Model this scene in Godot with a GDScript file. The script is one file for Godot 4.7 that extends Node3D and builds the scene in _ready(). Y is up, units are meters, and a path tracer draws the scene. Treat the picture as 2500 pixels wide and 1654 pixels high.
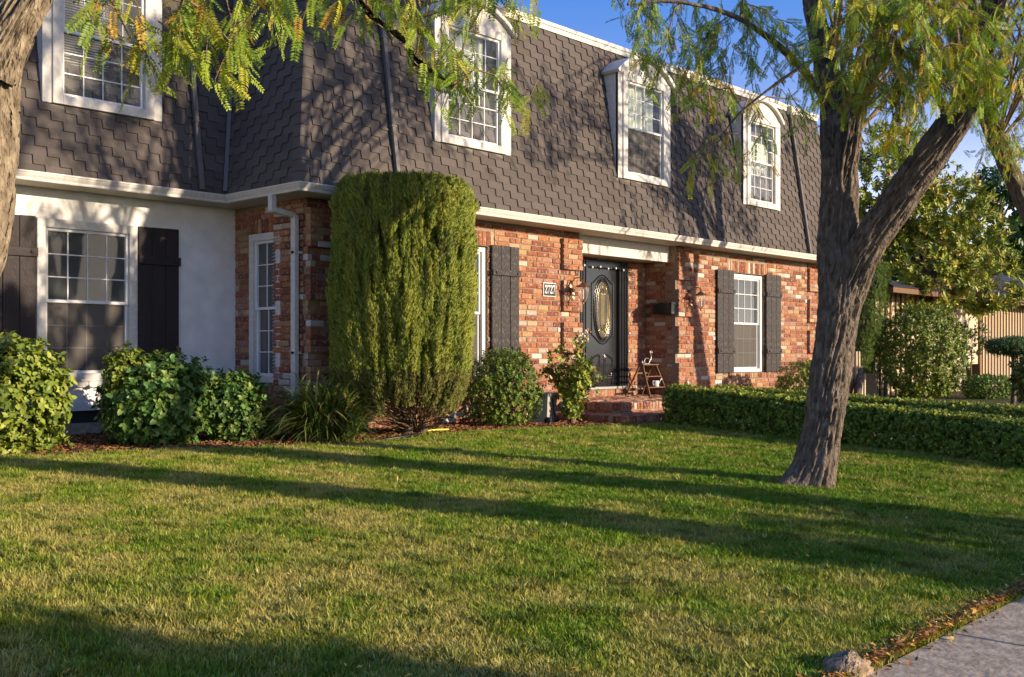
extends Node3D
# Evening view of a brick and stucco house with a mansard roof behind a sloping lawn. Metres, y up, eye level at y = 0.
# x runs along the facade, z comes out of the facade towards the street.

const TO_SUN := Vector3(0.35, 0.225, 1.0)
const ROOF_RUN := 6.4          # rise over run of the mansard
const EAVE := 2.05
const COURSE := 0.0825         # brick course with its joint

var M := {}
var rng := RandomNumberGenerator.new()
var taken := {}
var soil := FastNoiseLite.new()
var bricks := []               # [Transform3D, variant, weight] still to be placed
var brick_shapes := []         # brick variants


# ---------------------------------------------------------------- mesh building
class MB:
	var v := PackedVector3Array()
	var n := PackedVector3Array()
	var c := PackedColorArray()
	var ix := PackedInt32Array()

	func q(a: Vector3, b: Vector3, cc: Vector3, d: Vector3, out: Vector3, col := Color.WHITE) -> void:
		var nn := (cc - a).cross(b - d)
		if nn.dot(out) < 0.0:
			var s := b
			b = d
			d = s
			nn = -nn
		nn = nn.normalized()
		var k := v.size()
		v.append_array([a, b, cc, d])
		n.append_array([nn, nn, nn, nn])
		c.append_array([col, col, col, col])
		ix.append_array([k, k + 1, k + 2, k, k + 2, k + 3])

	func t(a: Vector3, b: Vector3, cc: Vector3, out: Vector3, col := Color.WHITE) -> void:
		var nn := (cc - a).cross(b - a)
		if nn.dot(out) < 0.0:
			var s := b
			b = cc
			cc = s
			nn = -nn
		nn = nn.normalized()
		var k := v.size()
		v.append_array([a, b, cc])
		n.append_array([nn, nn, nn])
		c.append_array([col, col, col])
		ix.append_array([k, k + 1, k + 2])

	# box of full size s at o, edges chamfered by e
	func box(o: Vector3, s: Vector3, col := Color.WHITE, e := 0.0, B := Basis.IDENTITY) -> void:
		var h := s * 0.5
		for a in 3:
			var u := (a + 1) % 3
			var w := (a + 2) % 3
			for sg in [-1.0, 1.0]:
				var p := []
				for k in [[-1, -1], [1, -1], [1, 1], [-1, 1]]:
					var r := Vector3.ZERO
					r[a] = sg * h[a]
					r[u] = k[0] * (h[u] - e)
					r[w] = k[1] * (h[w] - e)
					p.append(o + B * r)
				var outv := Vector3.ZERO
				outv[a] = sg
				q(p[0], p[1], p[2], p[3], B * outv, col)
		if e > 0.0:
			for a in 3:
				var u := (a + 1) % 3
				var w := (a + 2) % 3
				for s1 in [-1.0, 1.0]:
					for s2 in [-1.0, 1.0]:
						var p := []
						for k in [[-1, 0], [1, 0], [1, 1], [-1, 1]]:
							var r := Vector3.ZERO
							r[a] = k[0] * (h[a] - e)
							r[u] = s1 * (h[u] - (e if k[1] == 1 else 0.0))
							r[w] = s2 * (h[w] - (0.0 if k[1] == 1 else e))
							p.append(o + B * r)
						var outv := Vector3.ZERO
						outv[u] = s1
						outv[w] = s2
						q(p[0], p[1], p[2], p[3], B * outv, col)
			for s0 in [-1.0, 1.0]:
				for s1 in [-1.0, 1.0]:
					for s2 in [-1.0, 1.0]:
						var sv := Vector3(s0, s1, s2)
						var a1 := Vector3(s0 * h.x, s1 * (h.y - e), s2 * (h.z - e))
						var a2 := Vector3(s0 * (h.x - e), s1 * h.y, s2 * (h.z - e))
						var a3 := Vector3(s0 * (h.x - e), s1 * (h.y - e), s2 * h.z)
						t(o + B * a1, o + B * a2, o + B * a3, B * sv, col)

	# box between two corners
	func bb(a: Vector3, b: Vector3, col := Color.WHITE, e := 0.0) -> void:
		box((a + b) * 0.5, (b - a).abs(), col, e)

	func tube(p: PackedVector3Array, r: PackedFloat32Array, sides: int, col := Color.WHITE, cap := true) -> void:
		var m := p.size()
		var up := Vector3.UP
		var k0 := v.size()
		for i in m:
			var d := (p[mini(i + 1, m - 1)] - p[maxi(i - 1, 0)]).normalized()
			if absf(d.dot(up)) > 0.95:
				up = Vector3.RIGHT if absf(d.x) < 0.9 else Vector3.FORWARD
			var a := d.cross(up).normalized()
			var b := a.cross(d).normalized()
			up = b
			for s in sides:
				var th := TAU * s / sides
				var o := a * cos(th) + b * sin(th)
				v.append(p[i] + o * r[i])
				n.append(o)
				c.append(col)
		for i in m - 1:
			for s in sides:
				var s2 := (s + 1) % sides
				var a0 := k0 + i * sides + s
				var a1 := k0 + i * sides + s2
				ix.append_array([a0, a1 + sides, a0 + sides, a0, a1, a1 + sides])
		if cap:
			for e in [0, m - 1]:
				var d := p[0] - p[1] if e == 0 else p[m - 1] - p[m - 2]
				for s in range(1, sides - 1):
					t(v[k0 + e * sides], v[k0 + e * sides + s], v[k0 + e * sides + s + 1], d, col)

	# surface of revolution about local y through o; profile of (radius, height)
	func lathe(pr: PackedVector2Array, o: Vector3, sides: int, col := Color.WHITE, B := Basis.IDENTITY) -> void:
		var k0 := v.size()
		for i in pr.size():
			var d := pr[mini(i + 1, pr.size() - 1)] - pr[maxi(i - 1, 0)]
			var nr := Vector2(d.y, -d.x).normalized()
			for s in sides:
				var th := TAU * s / sides
				v.append(o + B * Vector3(cos(th) * pr[i].x, pr[i].y, sin(th) * pr[i].x))
				n.append(B * Vector3(cos(th) * nr.x, nr.y, sin(th) * nr.x))
				c.append(col)
		for i in pr.size() - 1:
			for s in sides:
				var s2 := (s + 1) % sides
				var a0 := k0 + i * sides + s
				var a1 := k0 + i * sides + s2
				ix.append_array([a0, a1, a1 + sides, a0, a1 + sides, a0 + sides])

	func add(o: MB, T: Transform3D, col: Color) -> void:
		var k := v.size()
		var nb := T.basis.inverse().transposed()
		for i in o.v.size():
			v.append(T * o.v[i])
			n.append((nb * o.n[i]).normalized())
			c.append(col * o.c[i])
		for i in o.ix:
			ix.append(k + i)

	func done() -> ArrayMesh:
		var a := []
		a.resize(Mesh.ARRAY_MAX)
		a[Mesh.ARRAY_VERTEX] = v
		a[Mesh.ARRAY_NORMAL] = n
		a[Mesh.ARRAY_COLOR] = c
		a[Mesh.ARRAY_INDEX] = ix
		var m := ArrayMesh.new()
		m.add_surface_from_arrays(Mesh.PRIMITIVE_TRIANGLES, a)
		return m


# copies with a colour each
class SC:
	var b := PackedFloat32Array()
	var k := 0

	func add(t: Transform3D, col: Color) -> void:
		var x := t.basis.x
		var y := t.basis.y
		var z := t.basis.z
		var o := t.origin
		b.append_array([x.x, y.x, z.x, o.x, x.y, y.y, z.y, o.y, x.z, y.z, z.z, o.z, col.r, col.g, col.b, 1.0])
		k += 1


func V(x: float, y: float, z: float) -> Vector3:
	return Vector3(x, y, z)


func P(a: Array) -> PackedVector3Array:
	return PackedVector3Array(a)


func F(a: Array) -> PackedFloat32Array:
	return PackedFloat32Array(a)


func rf(a: float, b: float) -> float:
	return rng.randf_range(a, b)


func aim(y: Vector3, roll := 0.0) -> Basis:
	y = y.normalized()
	var x := y.cross(Vector3(0.31, 0.2, 0.93) if absf(y.z) < 0.8 else Vector3.RIGHT).normalized()
	return Basis(x, y, x.cross(y)) * Basis(Vector3.UP, roll)


func rvec() -> Vector3:
	return Vector3(rng.randfn(), rng.randfn(), rng.randfn()).normalized()


# ---------------------------------------------------------------- nodes
func numbered(called: String) -> String:
	var k: int = taken.get(called, 0)
	taken[called] = k + 1
	return called if k == 0 else "%s_%03d" % [called, k]


func tag(o: Node, label := "", category := "", group := "", kind := "") -> Node:
	if label:
		o.set_meta("label", label)
	if category:
		o.set_meta("category", category)
	if group:
		o.set_meta("group", group)
	if kind:
		o.set_meta("kind", kind)
	return o


func thing(called: String, label: String, category: String, at := Vector3.ZERO, turn := 0.0, group := "") -> Node3D:
	var o := Node3D.new()
	o.name = numbered(called)
	add_child(o)
	o.position = at
	o.rotation.y = turn
	tag(o, label, category, group)
	return o


func put(m: Mesh, called: String, mt: Material, parent: Node = self) -> MeshInstance3D:
	var o := MeshInstance3D.new()
	o.mesh = m
	o.material_override = mt
	o.name = numbered(called) if parent == self else called
	parent.add_child(o, true)
	return o


func part(mb: MB, called: String, mt: Material, parent: Node = self) -> MeshInstance3D:
	return put(mb.done(), called, mt, parent)


func group_of(called: String, parent: Node, at := Vector3.ZERO) -> Node3D:
	var o := Node3D.new()
	o.name = called
	parent.add_child(o, true)
	o.position = at
	return o


func boxpart(a: Vector3, b: Vector3, called: String, mt: Material, parent: Node, e := 0.0) -> MeshInstance3D:
	var mb := MB.new()
	mb.bb(a, b, Color.WHITE, e)
	return part(mb, called, mt, parent)


func scatter(sc: SC, called: String, m: Mesh, mt: Material, parent: Node = self) -> MultiMeshInstance3D:
	var mm := MultiMesh.new()
	mm.transform_format = MultiMesh.TRANSFORM_3D
	mm.use_colors = true
	mm.mesh = m
	mm.instance_count = sc.k
	mm.buffer = sc.b
	var o := MultiMeshInstance3D.new()
	o.multimesh = mm
	o.material_override = mt
	o.name = numbered(called) if parent == self else called
	parent.add_child(o, true)
	return o


# ---------------------------------------------------------------- materials
func lin(r: float, g: float, b: float, a := 1.0) -> Color:
	var k := Color(r, g, b).linear_to_srgb()
	k.a = a
	return k


func noise_tex(freq: float, from: Color, to: Color, oct := 4, kind := FastNoiseLite.TYPE_SIMPLEX_SMOOTH, lo := 0.0, hi := 1.0, seed_ := 1, size := 512) -> NoiseTexture2D:
	var f := FastNoiseLite.new()
	f.noise_type = kind
	f.frequency = freq
	f.fractal_octaves = oct
	f.seed = seed_
	var g := Gradient.new()
	g.offsets = PackedFloat32Array([lo, hi])
	g.colors = PackedColorArray([from, to])
	var t := NoiseTexture2D.new()
	t.width = size
	t.height = size
	t.seamless = true
	t.noise = f
	t.color_ramp = g
	return t


func relief_tex(freq: float, oct := 4, seed_ := 5, size := 512) -> NoiseTexture2D:
	var t := noise_tex(freq, Color.BLACK, Color.WHITE, oct, FastNoiseLite.TYPE_SIMPLEX_SMOOTH, 0.0, 1.0, seed_, size)
	return t


func mat(called: String, col: Color, rough := 0.8, tex: Texture2D = null, scale := 1.0, vertex := false) -> StandardMaterial3D:
	var m := StandardMaterial3D.new()
	m.resource_name = called
	m.albedo_color = col
	m.roughness = rough
	m.metallic_specular = 0.4
	m.vertex_color_use_as_albedo = vertex
	m.cull_mode = BaseMaterial3D.CULL_DISABLED
	if tex:
		m.albedo_texture = tex
		m.uv1_triplanar = true
		m.uv1_world_triplanar = true
		m.uv1_scale = Vector3.ONE * scale
	M[called] = m
	return m


func bump(m: StandardMaterial3D, freq: float, cm: float, seed_ := 7) -> void:
	m.heightmap_enabled = true
	m.heightmap_texture = relief_tex(freq, 4, seed_)
	m.heightmap_scale = cm
	m.uv1_triplanar = true
	m.uv1_world_triplanar = true


func leafmat(called: String, back: Color, rough := 0.5) -> StandardMaterial3D:
	var m := mat(called, Color.WHITE, rough, null, 1.0, true)
	m.backlight_enabled = true
	m.backlight = back
	m.metallic_specular = 0.35
	return m


func materials() -> void:
	var g := func(a: float, b: float): return [Color(a, a, a), Color(b, b, b)]
	var w: Array = g.call(0.7, 1.0)
	var m := mat("brick", Color.WHITE, 0.9, noise_tex(0.02, w[0], w[1], 5), 4.0, true)
	m.detail_enabled = true
	m.detail_uv_layer = BaseMaterial3D.DETAIL_UV_2
	m.uv2_triplanar = true
	m.uv2_world_triplanar = true
	m.uv2_scale = Vector3.ONE * 0.9
	m.detail_albedo = noise_tex(0.028, Color(0.80, 0.73, 0.66, 0.0), Color(0.80, 0.74, 0.66, 0.38), 5, FastNoiseLite.TYPE_SIMPLEX_SMOOTH, 0.64, 0.80, 21)
	m.detail_blend_mode = BaseMaterial3D.BLEND_MODE_MIX
	bump(m, 0.03, 0.5)
	m = mat("mortar", lin(0.36, 0.28, 0.2), 0.95, noise_tex(0.03, w[0], w[1], 5), 3.0)
	bump(m, 0.05, 0.4)
	m = mat("stucco", lin(0.80, 0.775, 0.73), 0.9, noise_tex(0.01, Color(0.9, 0.9, 0.89), Color.WHITE, 4), 0.5)
	bump(m, 0.06, 0.35, 9)
	m = mat("concrete", lin(0.50, 0.39, 0.265), 0.9, noise_tex(0.03, Color(0.80, 0.79, 0.77), Color.WHITE, 6, FastNoiseLite.TYPE_SIMPLEX_SMOOTH, 0.2, 0.8, 3), 0.55)
	bump(m, 0.08, 0.25, 11)
	m = mat("shingle", Color.WHITE, 0.95, noise_tex(0.06, Color(0.72, 0.72, 0.72), Color.WHITE, 5), 2.0, true)
	bump(m, 0.1, 0.25, 13)
	mat("underlay", lin(0.035, 0.032, 0.03), 0.95)
	m = mat("white_paint", lin(0.63, 0.60, 0.54), 0.5, noise_tex(0.02, Color(0.88, 0.87, 0.85), Color.WHITE, 4), 1.2)
	m = mat("cream_paint", lin(0.60, 0.54, 0.43), 0.6, noise_tex(0.02, Color(0.9, 0.89, 0.87), Color.WHITE, 4), 1.2)
	mat("sash", lin(0.66, 0.65, 0.62), 0.4)
	m = mat("flashing", lin(0.15, 0.135, 0.12), 0.6, noise_tex(0.03, Color(0.8, 0.8, 0.8), Color.WHITE, 4), 2.0)
	m = mat("shutter", lin(0.042, 0.036, 0.034), 0.65, noise_tex(0.02, Color(0.6, 0.6, 0.6), Color.WHITE, 5), 3.0)
	m.uv1_scale = Vector3(9, 1.2, 9)
	m.detail_enabled = true
	m.detail_uv_layer = BaseMaterial3D.DETAIL_UV_2
	m.uv2_triplanar = true
	m.uv2_world_triplanar = true
	m.uv2_scale = Vector3(3.5, 0.8, 3.5)
	m.detail_albedo = noise_tex(0.03, Color(0.42, 0.38, 0.36, 0.0), Color(0.5, 0.46, 0.43, 0.75), 5, FastNoiseLite.TYPE_SIMPLEX_SMOOTH, 0.6, 0.8, 33)
	bump(m, 0.03, 0.3, 17)
	m = mat("dark_shutter", lin(0.040, 0.028, 0.026), 0.6, noise_tex(0.02, Color(0.65, 0.65, 0.65), Color.WHITE, 5), 3.0)
	m.uv1_scale = Vector3(9, 1.2, 9)
	bump(m, 0.03, 0.3, 18)
	mat("iron", lin(0.02, 0.019, 0.018), 0.5)
	m = mat("door_black", lin(0.012, 0.012, 0.013), 0.22)
	m.clearcoat_enabled = true
	m.clearcoat = 0.4
	m.clearcoat_roughness = 0.15
	m = mat("brass", lin(0.62, 0.42, 0.16), 0.28)
	m.metallic = 1.0
	m = mat("bronze", lin(0.30, 0.17, 0.09), 0.38)
	m.metallic = 0.9
	m = mat("steel", lin(0.55, 0.54, 0.52), 0.35)
	m.metallic = 0.9
	m = mat("glass", Color(0.92, 0.96, 0.95, 0.06), 0.03)
	m.transparency = BaseMaterial3D.TRANSPARENCY_ALPHA
	m.metallic_specular = 0.75
	m = mat("door_glass", Color(0.30, 0.30, 0.26, 0.6), 0.2)
	m.transparency = BaseMaterial3D.TRANSPARENCY_ALPHA
	m = mat("screen", lin(0.10, 0.088, 0.075, 0.72), 0.8)
	m.transparency = BaseMaterial3D.TRANSPARENCY_ALPHA
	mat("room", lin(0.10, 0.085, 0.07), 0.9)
	m = mat("curtain", lin(0.62, 0.66, 0.52), 0.9)
	m.backlight_enabled = true
	m.backlight = Color(0.3, 0.3, 0.26)
	mat("blind", lin(0.5, 0.48, 0.42), 0.7)
	mat("number_black", lin(0.015, 0.015, 0.015), 0.5)
	m = mat("bark", lin(0.20, 0.16, 0.12), 0.95, noise_tex(0.015, Color(0.62, 0.60, 0.58), Color(1, 1, 1), 5, FastNoiseLite.TYPE_SIMPLEX_SMOOTH, 0.2, 0.8, 41), 1.5)  # darker tone, with the shade on the forked trunk put in
	m.uv1_scale = Vector3(2.5, 0.8, 2.5)
	bump(m, 0.04, 1.6, 19)
	m = mat("sunlit_bark", lin(0.34, 0.275, 0.185), 0.95, noise_tex(0.015, Color(0.62, 0.60, 0.58), Color(1, 1, 1), 5, FastNoiseLite.TYPE_SIMPLEX_SMOOTH, 0.2, 0.8, 43), 1.5)  # lighter copy of the bark, sunlight on the near trunk put into its colour
	m.uv1_scale = Vector3(2.5, 0.8, 2.5)
	bump(m, 0.04, 1.6, 23)
	m = mat("twig", lin(0.20, 0.13, 0.075), 0.9)
	m = mat("old_wood", lin(0.24, 0.13, 0.06), 0.8, noise_tex(0.02, Color(0.6, 0.6, 0.6), Color.WHITE, 5), 3.0)
	m = mat("tan_board", lin(0.30, 0.175, 0.075), 0.8, noise_tex(0.02, Color(0.7, 0.7, 0.7), Color.WHITE, 4), 2.0)
	mat("pale_board", lin(0.50, 0.42, 0.29), 0.7)
	mat("grey_board", lin(0.17, 0.16, 0.15), 0.8)
	mat("slate_roof", lin(0.04, 0.045, 0.06), 0.8, noise_tex(0.05, Color(0.6, 0.6, 0.6), Color.WHITE, 4), 1.5)
	m = mat("bin_plastic", lin(0.34, 0.32, 0.28), 0.6)
	m = mat("ground", lin(0.10, 0.09, 0.032), 0.95, noise_tex(0.012, Color(0.55, 0.6, 0.5), Color(1, 1, 1), 5, FastNoiseLite.TYPE_SIMPLEX_SMOOTH, 0.25, 0.75, 51), 0.6)
	bump(m, 0.05, 3.0, 53)
	m = mat("mulch", lin(0.10, 0.042, 0.018), 0.95, noise_tex(0.04, Color(0.5, 0.5, 0.5), Color.WHITE, 5), 1.5)
	bump(m, 0.06, 4.0, 57)
	m = mat("asphalt", lin(0.05, 0.05, 0.05), 0.95, noise_tex(0.05, Color(0.7, 0.7, 0.7), Color.WHITE, 4), 1.0)
	m = mat("rock", lin(0.50, 0.37, 0.24), 0.95, noise_tex(0.02, Color(0.5, 0.48, 0.45), Color.WHITE, 5), 2.0)
	bump(m, 0.03, 2.0, 61)
	mat("black_plastic", lin(0.012, 0.012, 0.014), 0.45)
	mat("yellow_plastic", lin(0.5, 0.55, 0.08), 0.5)
	mat("chip", Color.WHITE, 0.9, null, 1.0, true)
	mat("enamel", lin(0.55, 0.56, 0.56), 0.35)
	mat("bulb", lin(0.85, 0.84, 0.8), 0.2)
	leafmat("grass_blade", Color(0.5, 0.55, 0.3), 0.6)
	leafmat("locust_leaf", Color(0.75, 0.8, 0.35), 0.45)
	leafmat("glossy_leaf", Color(0.3, 0.35, 0.15), 0.42)
	leafmat("hedge_leaf", Color(0.35, 0.4, 0.15), 0.4)
	leafmat("scale_leaf", Color(0.3, 0.35, 0.15), 0.65)


# ---------------------------------------------------------------- the whole scene
func _ready() -> void:
	var cam := Camera3D.new()
	cam.projection = Camera3D.PROJECTION_FRUSTUM
	cam.near = 0.05
	cam.far = 600.0
	cam.size = 0.05 * 1654.0 / 2601.0
	cam.frustum_offset = Vector2(0, 0.05 * 38.0 / 2601.0)
	add_child(cam)
	var a := deg_to_rad(43.05)
	cam.look_at_from_position(Vector3.ZERO, Vector3(cos(a), 0, -sin(a)))
	var env := Environment.new()
	env.tonemap_mode = Environment.TONE_MAPPER_LINEAR
	env.tonemap_exposure = 2.3
	env.background_mode = Environment.BG_SKY
	var sky := ProceduralSkyMaterial.new()
	sky.sky_top_color = lin(0.02, 0.105, 0.34)
	sky.sky_horizon_color = lin(1.8, 1.7, 1.5)
	sky.sky_curve = 0.055
	sky.ground_bottom_color = lin(0.10, 0.09, 0.06)
	sky.ground_horizon_color = lin(0.3, 0.28, 0.24)
	sky.sun_angle_max = 40.0
	sky.sun_curve = 0.5
	env.sky = Sky.new()
	env.sky.sky_material = sky
	env.sdfgi_enabled = true
	env.ssao_enabled = true
	env.ssil_enabled = true
	var we := WorldEnvironment.new()
	we.environment = env
	add_child(we)
	var sun := DirectionalLight3D.new()
	sun.light_energy = 1.2
	sun.light_color = lin(1.0, 0.82, 0.62)
	sun.light_angular_distance = 0.55
	sun.shadow_enabled = true
	add_child(sun)
	sun.basis = Basis.looking_at(-TO_SUN.normalized())

	rng.seed = 2727
	soil.seed = 12
	soil.frequency = 0.35
	soil.fractal_octaves = 3
	materials()
	ground()
	brick_variants()
	house()
	porch()
	lawn_grass()
	planting()
	trees()
	beyond()
	shade_givers()
	porch_things()
	small_things()


# ---------------------------------------------------------------- ground
func gy(x: float, z: float) -> float:
	var ks := [-200.0, 0.9, 2.05, 4.7, 9.2, 12.5, 300.0]
	var ys := [-1.47, -1.43, -1.405, -1.2, -1.03, -0.985, -1.0]
	var t := -z
	var y := -1.0
	for i in ks.size() - 1:
		if t >= ks[i] and t <= ks[i + 1]:
			y = lerpf(ys[i], ys[i + 1], (t - ks[i]) / (ks[i + 1] - ks[i]))
	if t > 2.3 and t < 12.0:
		y += soil.get_noise_2d(x * 3.0, z * 3.0) * 0.012
	return y


func axis_points(dense0: float, dense1: float, step: float, far0: float, far1: float) -> PackedFloat32Array:
	var r := PackedFloat32Array()
	var x := dense0
	var s := step
	var left := []
	while x > far0:
		s *= 1.5
		x -= s
		left.append(x)
	left.reverse()
	for k in left:
		r.append(k)
	x = dense0
	while x < dense1:
		r.append(x)
		x += step
	s = step
	while x < far1:
		r.append(x)
		s *= 1.5
		x += s
	return r


func ground() -> void:
	var xs := axis_points(0.0, 24.0, 0.25, -160.0, 240.0)
	var zs := axis_points(-13.0, -2.05, 0.25, -240.0, 160.0)
	var mb := MB.new()
	var nz := zs.size()
	for x in xs:
		for z in zs:
			mb.v.append(V(x, gy(x, z) - 0.006, z))
			mb.n.append(V(gy(x - 0.1, z) - gy(x + 0.1, z), 0.2, gy(x, z - 0.1) - gy(x, z + 0.1)).normalized())
			mb.c.append(Color.WHITE)
	for i in xs.size() - 1:
		for j in nz - 1:
			var k := i * nz + j
			mb.ix.append_array([k, k + nz, k + nz + 1, k, k + nz + 1, k + 1])
	tag(part(mb, "lawn", M.ground), "", "", "", "structure")
	# sidewalk of separate slabs with open joints
	var walk := Node3D.new()
	walk.name = "sidewalk"
	add_child(walk)
	tag(walk, "", "", "", "structure")
	var x := 5.41 - 1.52 * 6
	while x < 40.0:
		var s := MB.new()
		s.bb(V(x + 0.006, -1.52, -2.05), V(x + 1.514, -1.40, -0.52), Color.WHITE, 0.008)
		part(s, "slab", M.concrete, walk)
		x += 1.52
	var road := MB.new()
	road.bb(V(-90, -1.7, 1.2), V(140, -1.60, 9.8))
	road.bb(V(-90, -1.7, 1.0), V(140, -1.43, 1.2))
	tag(part(road, "road", M.asphalt), "", "", "", "structure")
	# planting bed along the house
	var edge := bed_edge()
	var bed := MB.new()
	for i in edge.size() - 1:
		var p: Vector2 = edge[i]
		var q: Vector2 = edge[i + 1]
		var n := 6
		for j in n:
			var f0 := float(j) / n
			var f1 := float(j + 1) / n
			var zb := -12.9
			var a := V(p.x, gy(p.x, lerpf(p.y, zb, f0)) + 0.004 + (0.02 if j > 0 else 0.0), lerpf(p.y, zb, f0))
			var b := V(q.x, gy(q.x, lerpf(q.y, zb, f0)) + 0.004 + (0.02 if j > 0 else 0.0), lerpf(q.y, zb, f0))
			var c := V(q.x, gy(q.x, lerpf(q.y, zb, f1)) + 0.024, lerpf(q.y, zb, f1))
			var d := V(p.x, gy(p.x, lerpf(p.y, zb, f1)) + 0.024, lerpf(p.y, zb, f1))
			bed.q(a, b, c, d, Vector3.UP)
	tag(part(bed, "mulch_bed", M.mulch), "", "", "", "structure")
	# bark chips
	var chip := MB.new()
	chip.box(Vector3.ZERO, V(0.05, 0.008, 0.014))
	var sc := SC.new()
	while sc.k < 9000:
		var cx := rf(3.0, 12.6)
		var cz := rf(-12.4, -9.2)
		var e := edge_z(cx)
		if cz > e + 0.06:
			continue
		var cols := [Color(0.16, 0.06, 0.022), Color(0.10, 0.035, 0.015), Color(0.24, 0.10, 0.035), Color(0.06, 0.03, 0.018), Color(0.3, 0.15, 0.05)]
		var B := aim(V(rf(-0.5, 0.5), 1, rf(-0.5, 0.5)), rf(0, TAU)).scaled(Vector3.ONE * rf(0.5, 1.3))
		sc.add(Transform3D(B, V(cx, gy(cx, cz) + 0.026 + rf(0, 0.015), cz)), cols[rng.randi() % 5])
	tag(scatter(sc, "bark_chips", chip.done(), M.chip), "reddish brown bark chips covering the planting bed", "mulch", "", "stuff")
	# walk from the porch between the hedges
	boxpart(V(13.5, -1.3, -9.2), V(14.95, -1.02, -7.0), "path", M.concrete, self).set_meta("kind", "structure")
	var path := MB.new()
	for i in 12:
		var z0 := -7.0 + i * 0.4125
		var z1 := z0 + 0.4125
		path.q(V(13.5, gy(14, z0) + 0.02, z0), V(14.95, gy(14, z0) + 0.02, z0), V(14.95, gy(14, z1) + 0.02, z1), V(13.5, gy(14, z1) + 0.02, z1), Vector3.UP)
	tag(part(path, "path", M.concrete), "", "", "", "structure")


func bed_edge() -> Array:
	return [Vector2(1.0, -11.2), Vector2(3.2, -10.85), Vector2(4.14, -10.64), Vector2(4.66, -10.44), Vector2(5.22, -10.3), Vector2(6.38, -9.86), Vector2(7.06, -9.62), Vector2(7.9, -9.60), Vector2(8.93, -9.78), Vector2(9.83, -9.84), Vector2(10.71, -9.63), Vector2(11.48, -9.3), Vector2(12.3, -9.15)]


func edge_z(x: float) -> float:
	var e := bed_edge()
	for i in e.size() - 1:
		if x >= e[i].x and x <= e[i + 1].x:
			return lerpf(e[i].y, e[i + 1].y, (x - e[i].x) / (e[i + 1].x - e[i].x))
	return -99.0


func lawn_grass() -> void:
	var kinds := []
	for kk in 3:
		var t := MB.new()
		for i in 11:
			var th := rf(0, TAU)
			var o := V(cos(th), 0, sin(th)) * rf(0.0, 0.028)
			var lean := V(cos(th + rf(-0.9, 0.9)), 0, sin(th + rf(-0.9, 0.9))) * rf(0.2, 1.0)
			var h := rf(0.024, 0.048)
			var w := V(-lean.z, 0, lean.x).normalized() * rf(0.0014, 0.0024)
			var m := o + V(0, h * 0.6, 0) + lean * h * 0.22
			var e := o + V(0, h * rf(0.8, 1.0), 0) + lean * h * 0.75
			var k := t.v.size()
			t.v.append_array([o - w, o + w, m + w * 0.9, m - w * 0.9, e])
			var nn := (lean.normalized() * -0.8 + V(0, 0.5, 0)).normalized()
			for j in 5:
				t.n.append(nn)
				t.c.append(Color.WHITE * rf(0.8, 1.0))
			t.ix.append_array([k, k + 2, k + 1, k, k + 3, k + 2, k + 3, k + 4, k + 2])
		kinds.append([t.done(), SC.new()])
	var patch := FastNoiseLite.new()
	patch.seed = 77
	patch.frequency = 1.1
	patch.fractal_octaves = 4
	var clump := FastNoiseLite.new()
	clump.seed = 79
	clump.frequency = 3.4
	var green := Color(0.135, 0.235, 0.012)
	var olive := Color(0.285, 0.29, 0.030)
	var straw := Color(0.42, 0.35, 0.105)
	var deep := Color(0.05, 0.105, 0.010)
	var fw := V(cos(deg_to_rad(43.05)), 0, -sin(deg_to_rad(43.05)))
	var rt := V(-fw.z, 0, fw.x)
	var total := 0
	while total < 300000:
		var x := rf(0.6, 15.4)
		var z := -2.06 - rng.randf() * 8.9
		var p := V(x, 0, z)
		var d := p.dot(fw)
		var s := p.dot(rt)
		if d < 3.2 or absf(s) > d * 0.5 + 0.9:
			continue
		if rng.randf() > clampf(7.0 / d, 0.35, 1.0):
			continue
		var ez := edge_z(x) if x < 12.3 else -9.15
		if x < 12.3 and z < ez + 0.02 + rf(-0.06, 0.02):
			continue
		if x > 12.3 and z < -9.1:
			continue
		if x > 13.45 and x < 15.0 and z < -2.1:
			continue
		total += 1
		var f := patch.get_noise_2d(x, z) + rf(-0.25, 0.25)
		var lush := clampf(1.0 - absf(V(x - 8.6, 0, z + 5.2).length() - 0.5) / 3.6, 0.0, 1.0) * 0.5 + clampf((x - 5.0) / 8.0, 0.0, 1.0) * 0.25
		var cmp := clump.get_noise_2d(x, z)
		var col := olive.lerp(green, clampf(0.35 + f * 0.9 + lush, 0, 1))
		col = col.lerp(straw, clampf(-f * 1.1 - lush * 0.7 + 0.26 + clampf((5.5 - x) * 0.05, 0, 0.15), 0, 0.85))
		if cmp > 0.3:
			col = col.lerp(deep, clampf((cmp - 0.25) * 3.0, 0.2, 0.75))
		if rng.randf() < 0.05:
			col = straw * rf(0.8, 1.3)
		col = col * rf(0.85, 1.4)
		var sc := rf(0.7, 1.15) * (1.35 if cmp > 0.3 else 1.0) * lerpf(1.0, 1.25, clampf((d - 4.0) / 8.0, 0, 1))
		var B := aim(V(rf(-0.25, 0.25), 1, rf(-0.25, 0.25)), rf(0, TAU)).scaled(V(sc * 1.15, sc * rf(0.7, 1.1), sc * 1.15))
		kinds[rng.randi() % 3][1].add(Transform3D(B, V(x, gy(x, z) - 0.008, z)), col)
	var gr := thing("grass", "mottled green and straw coloured mown lawn grass", "grass")
	gr.set_meta("kind", "stuff")
	for k in kinds:
		scatter(k[1], "blades", k[0], M.grass_blade, gr)


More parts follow.
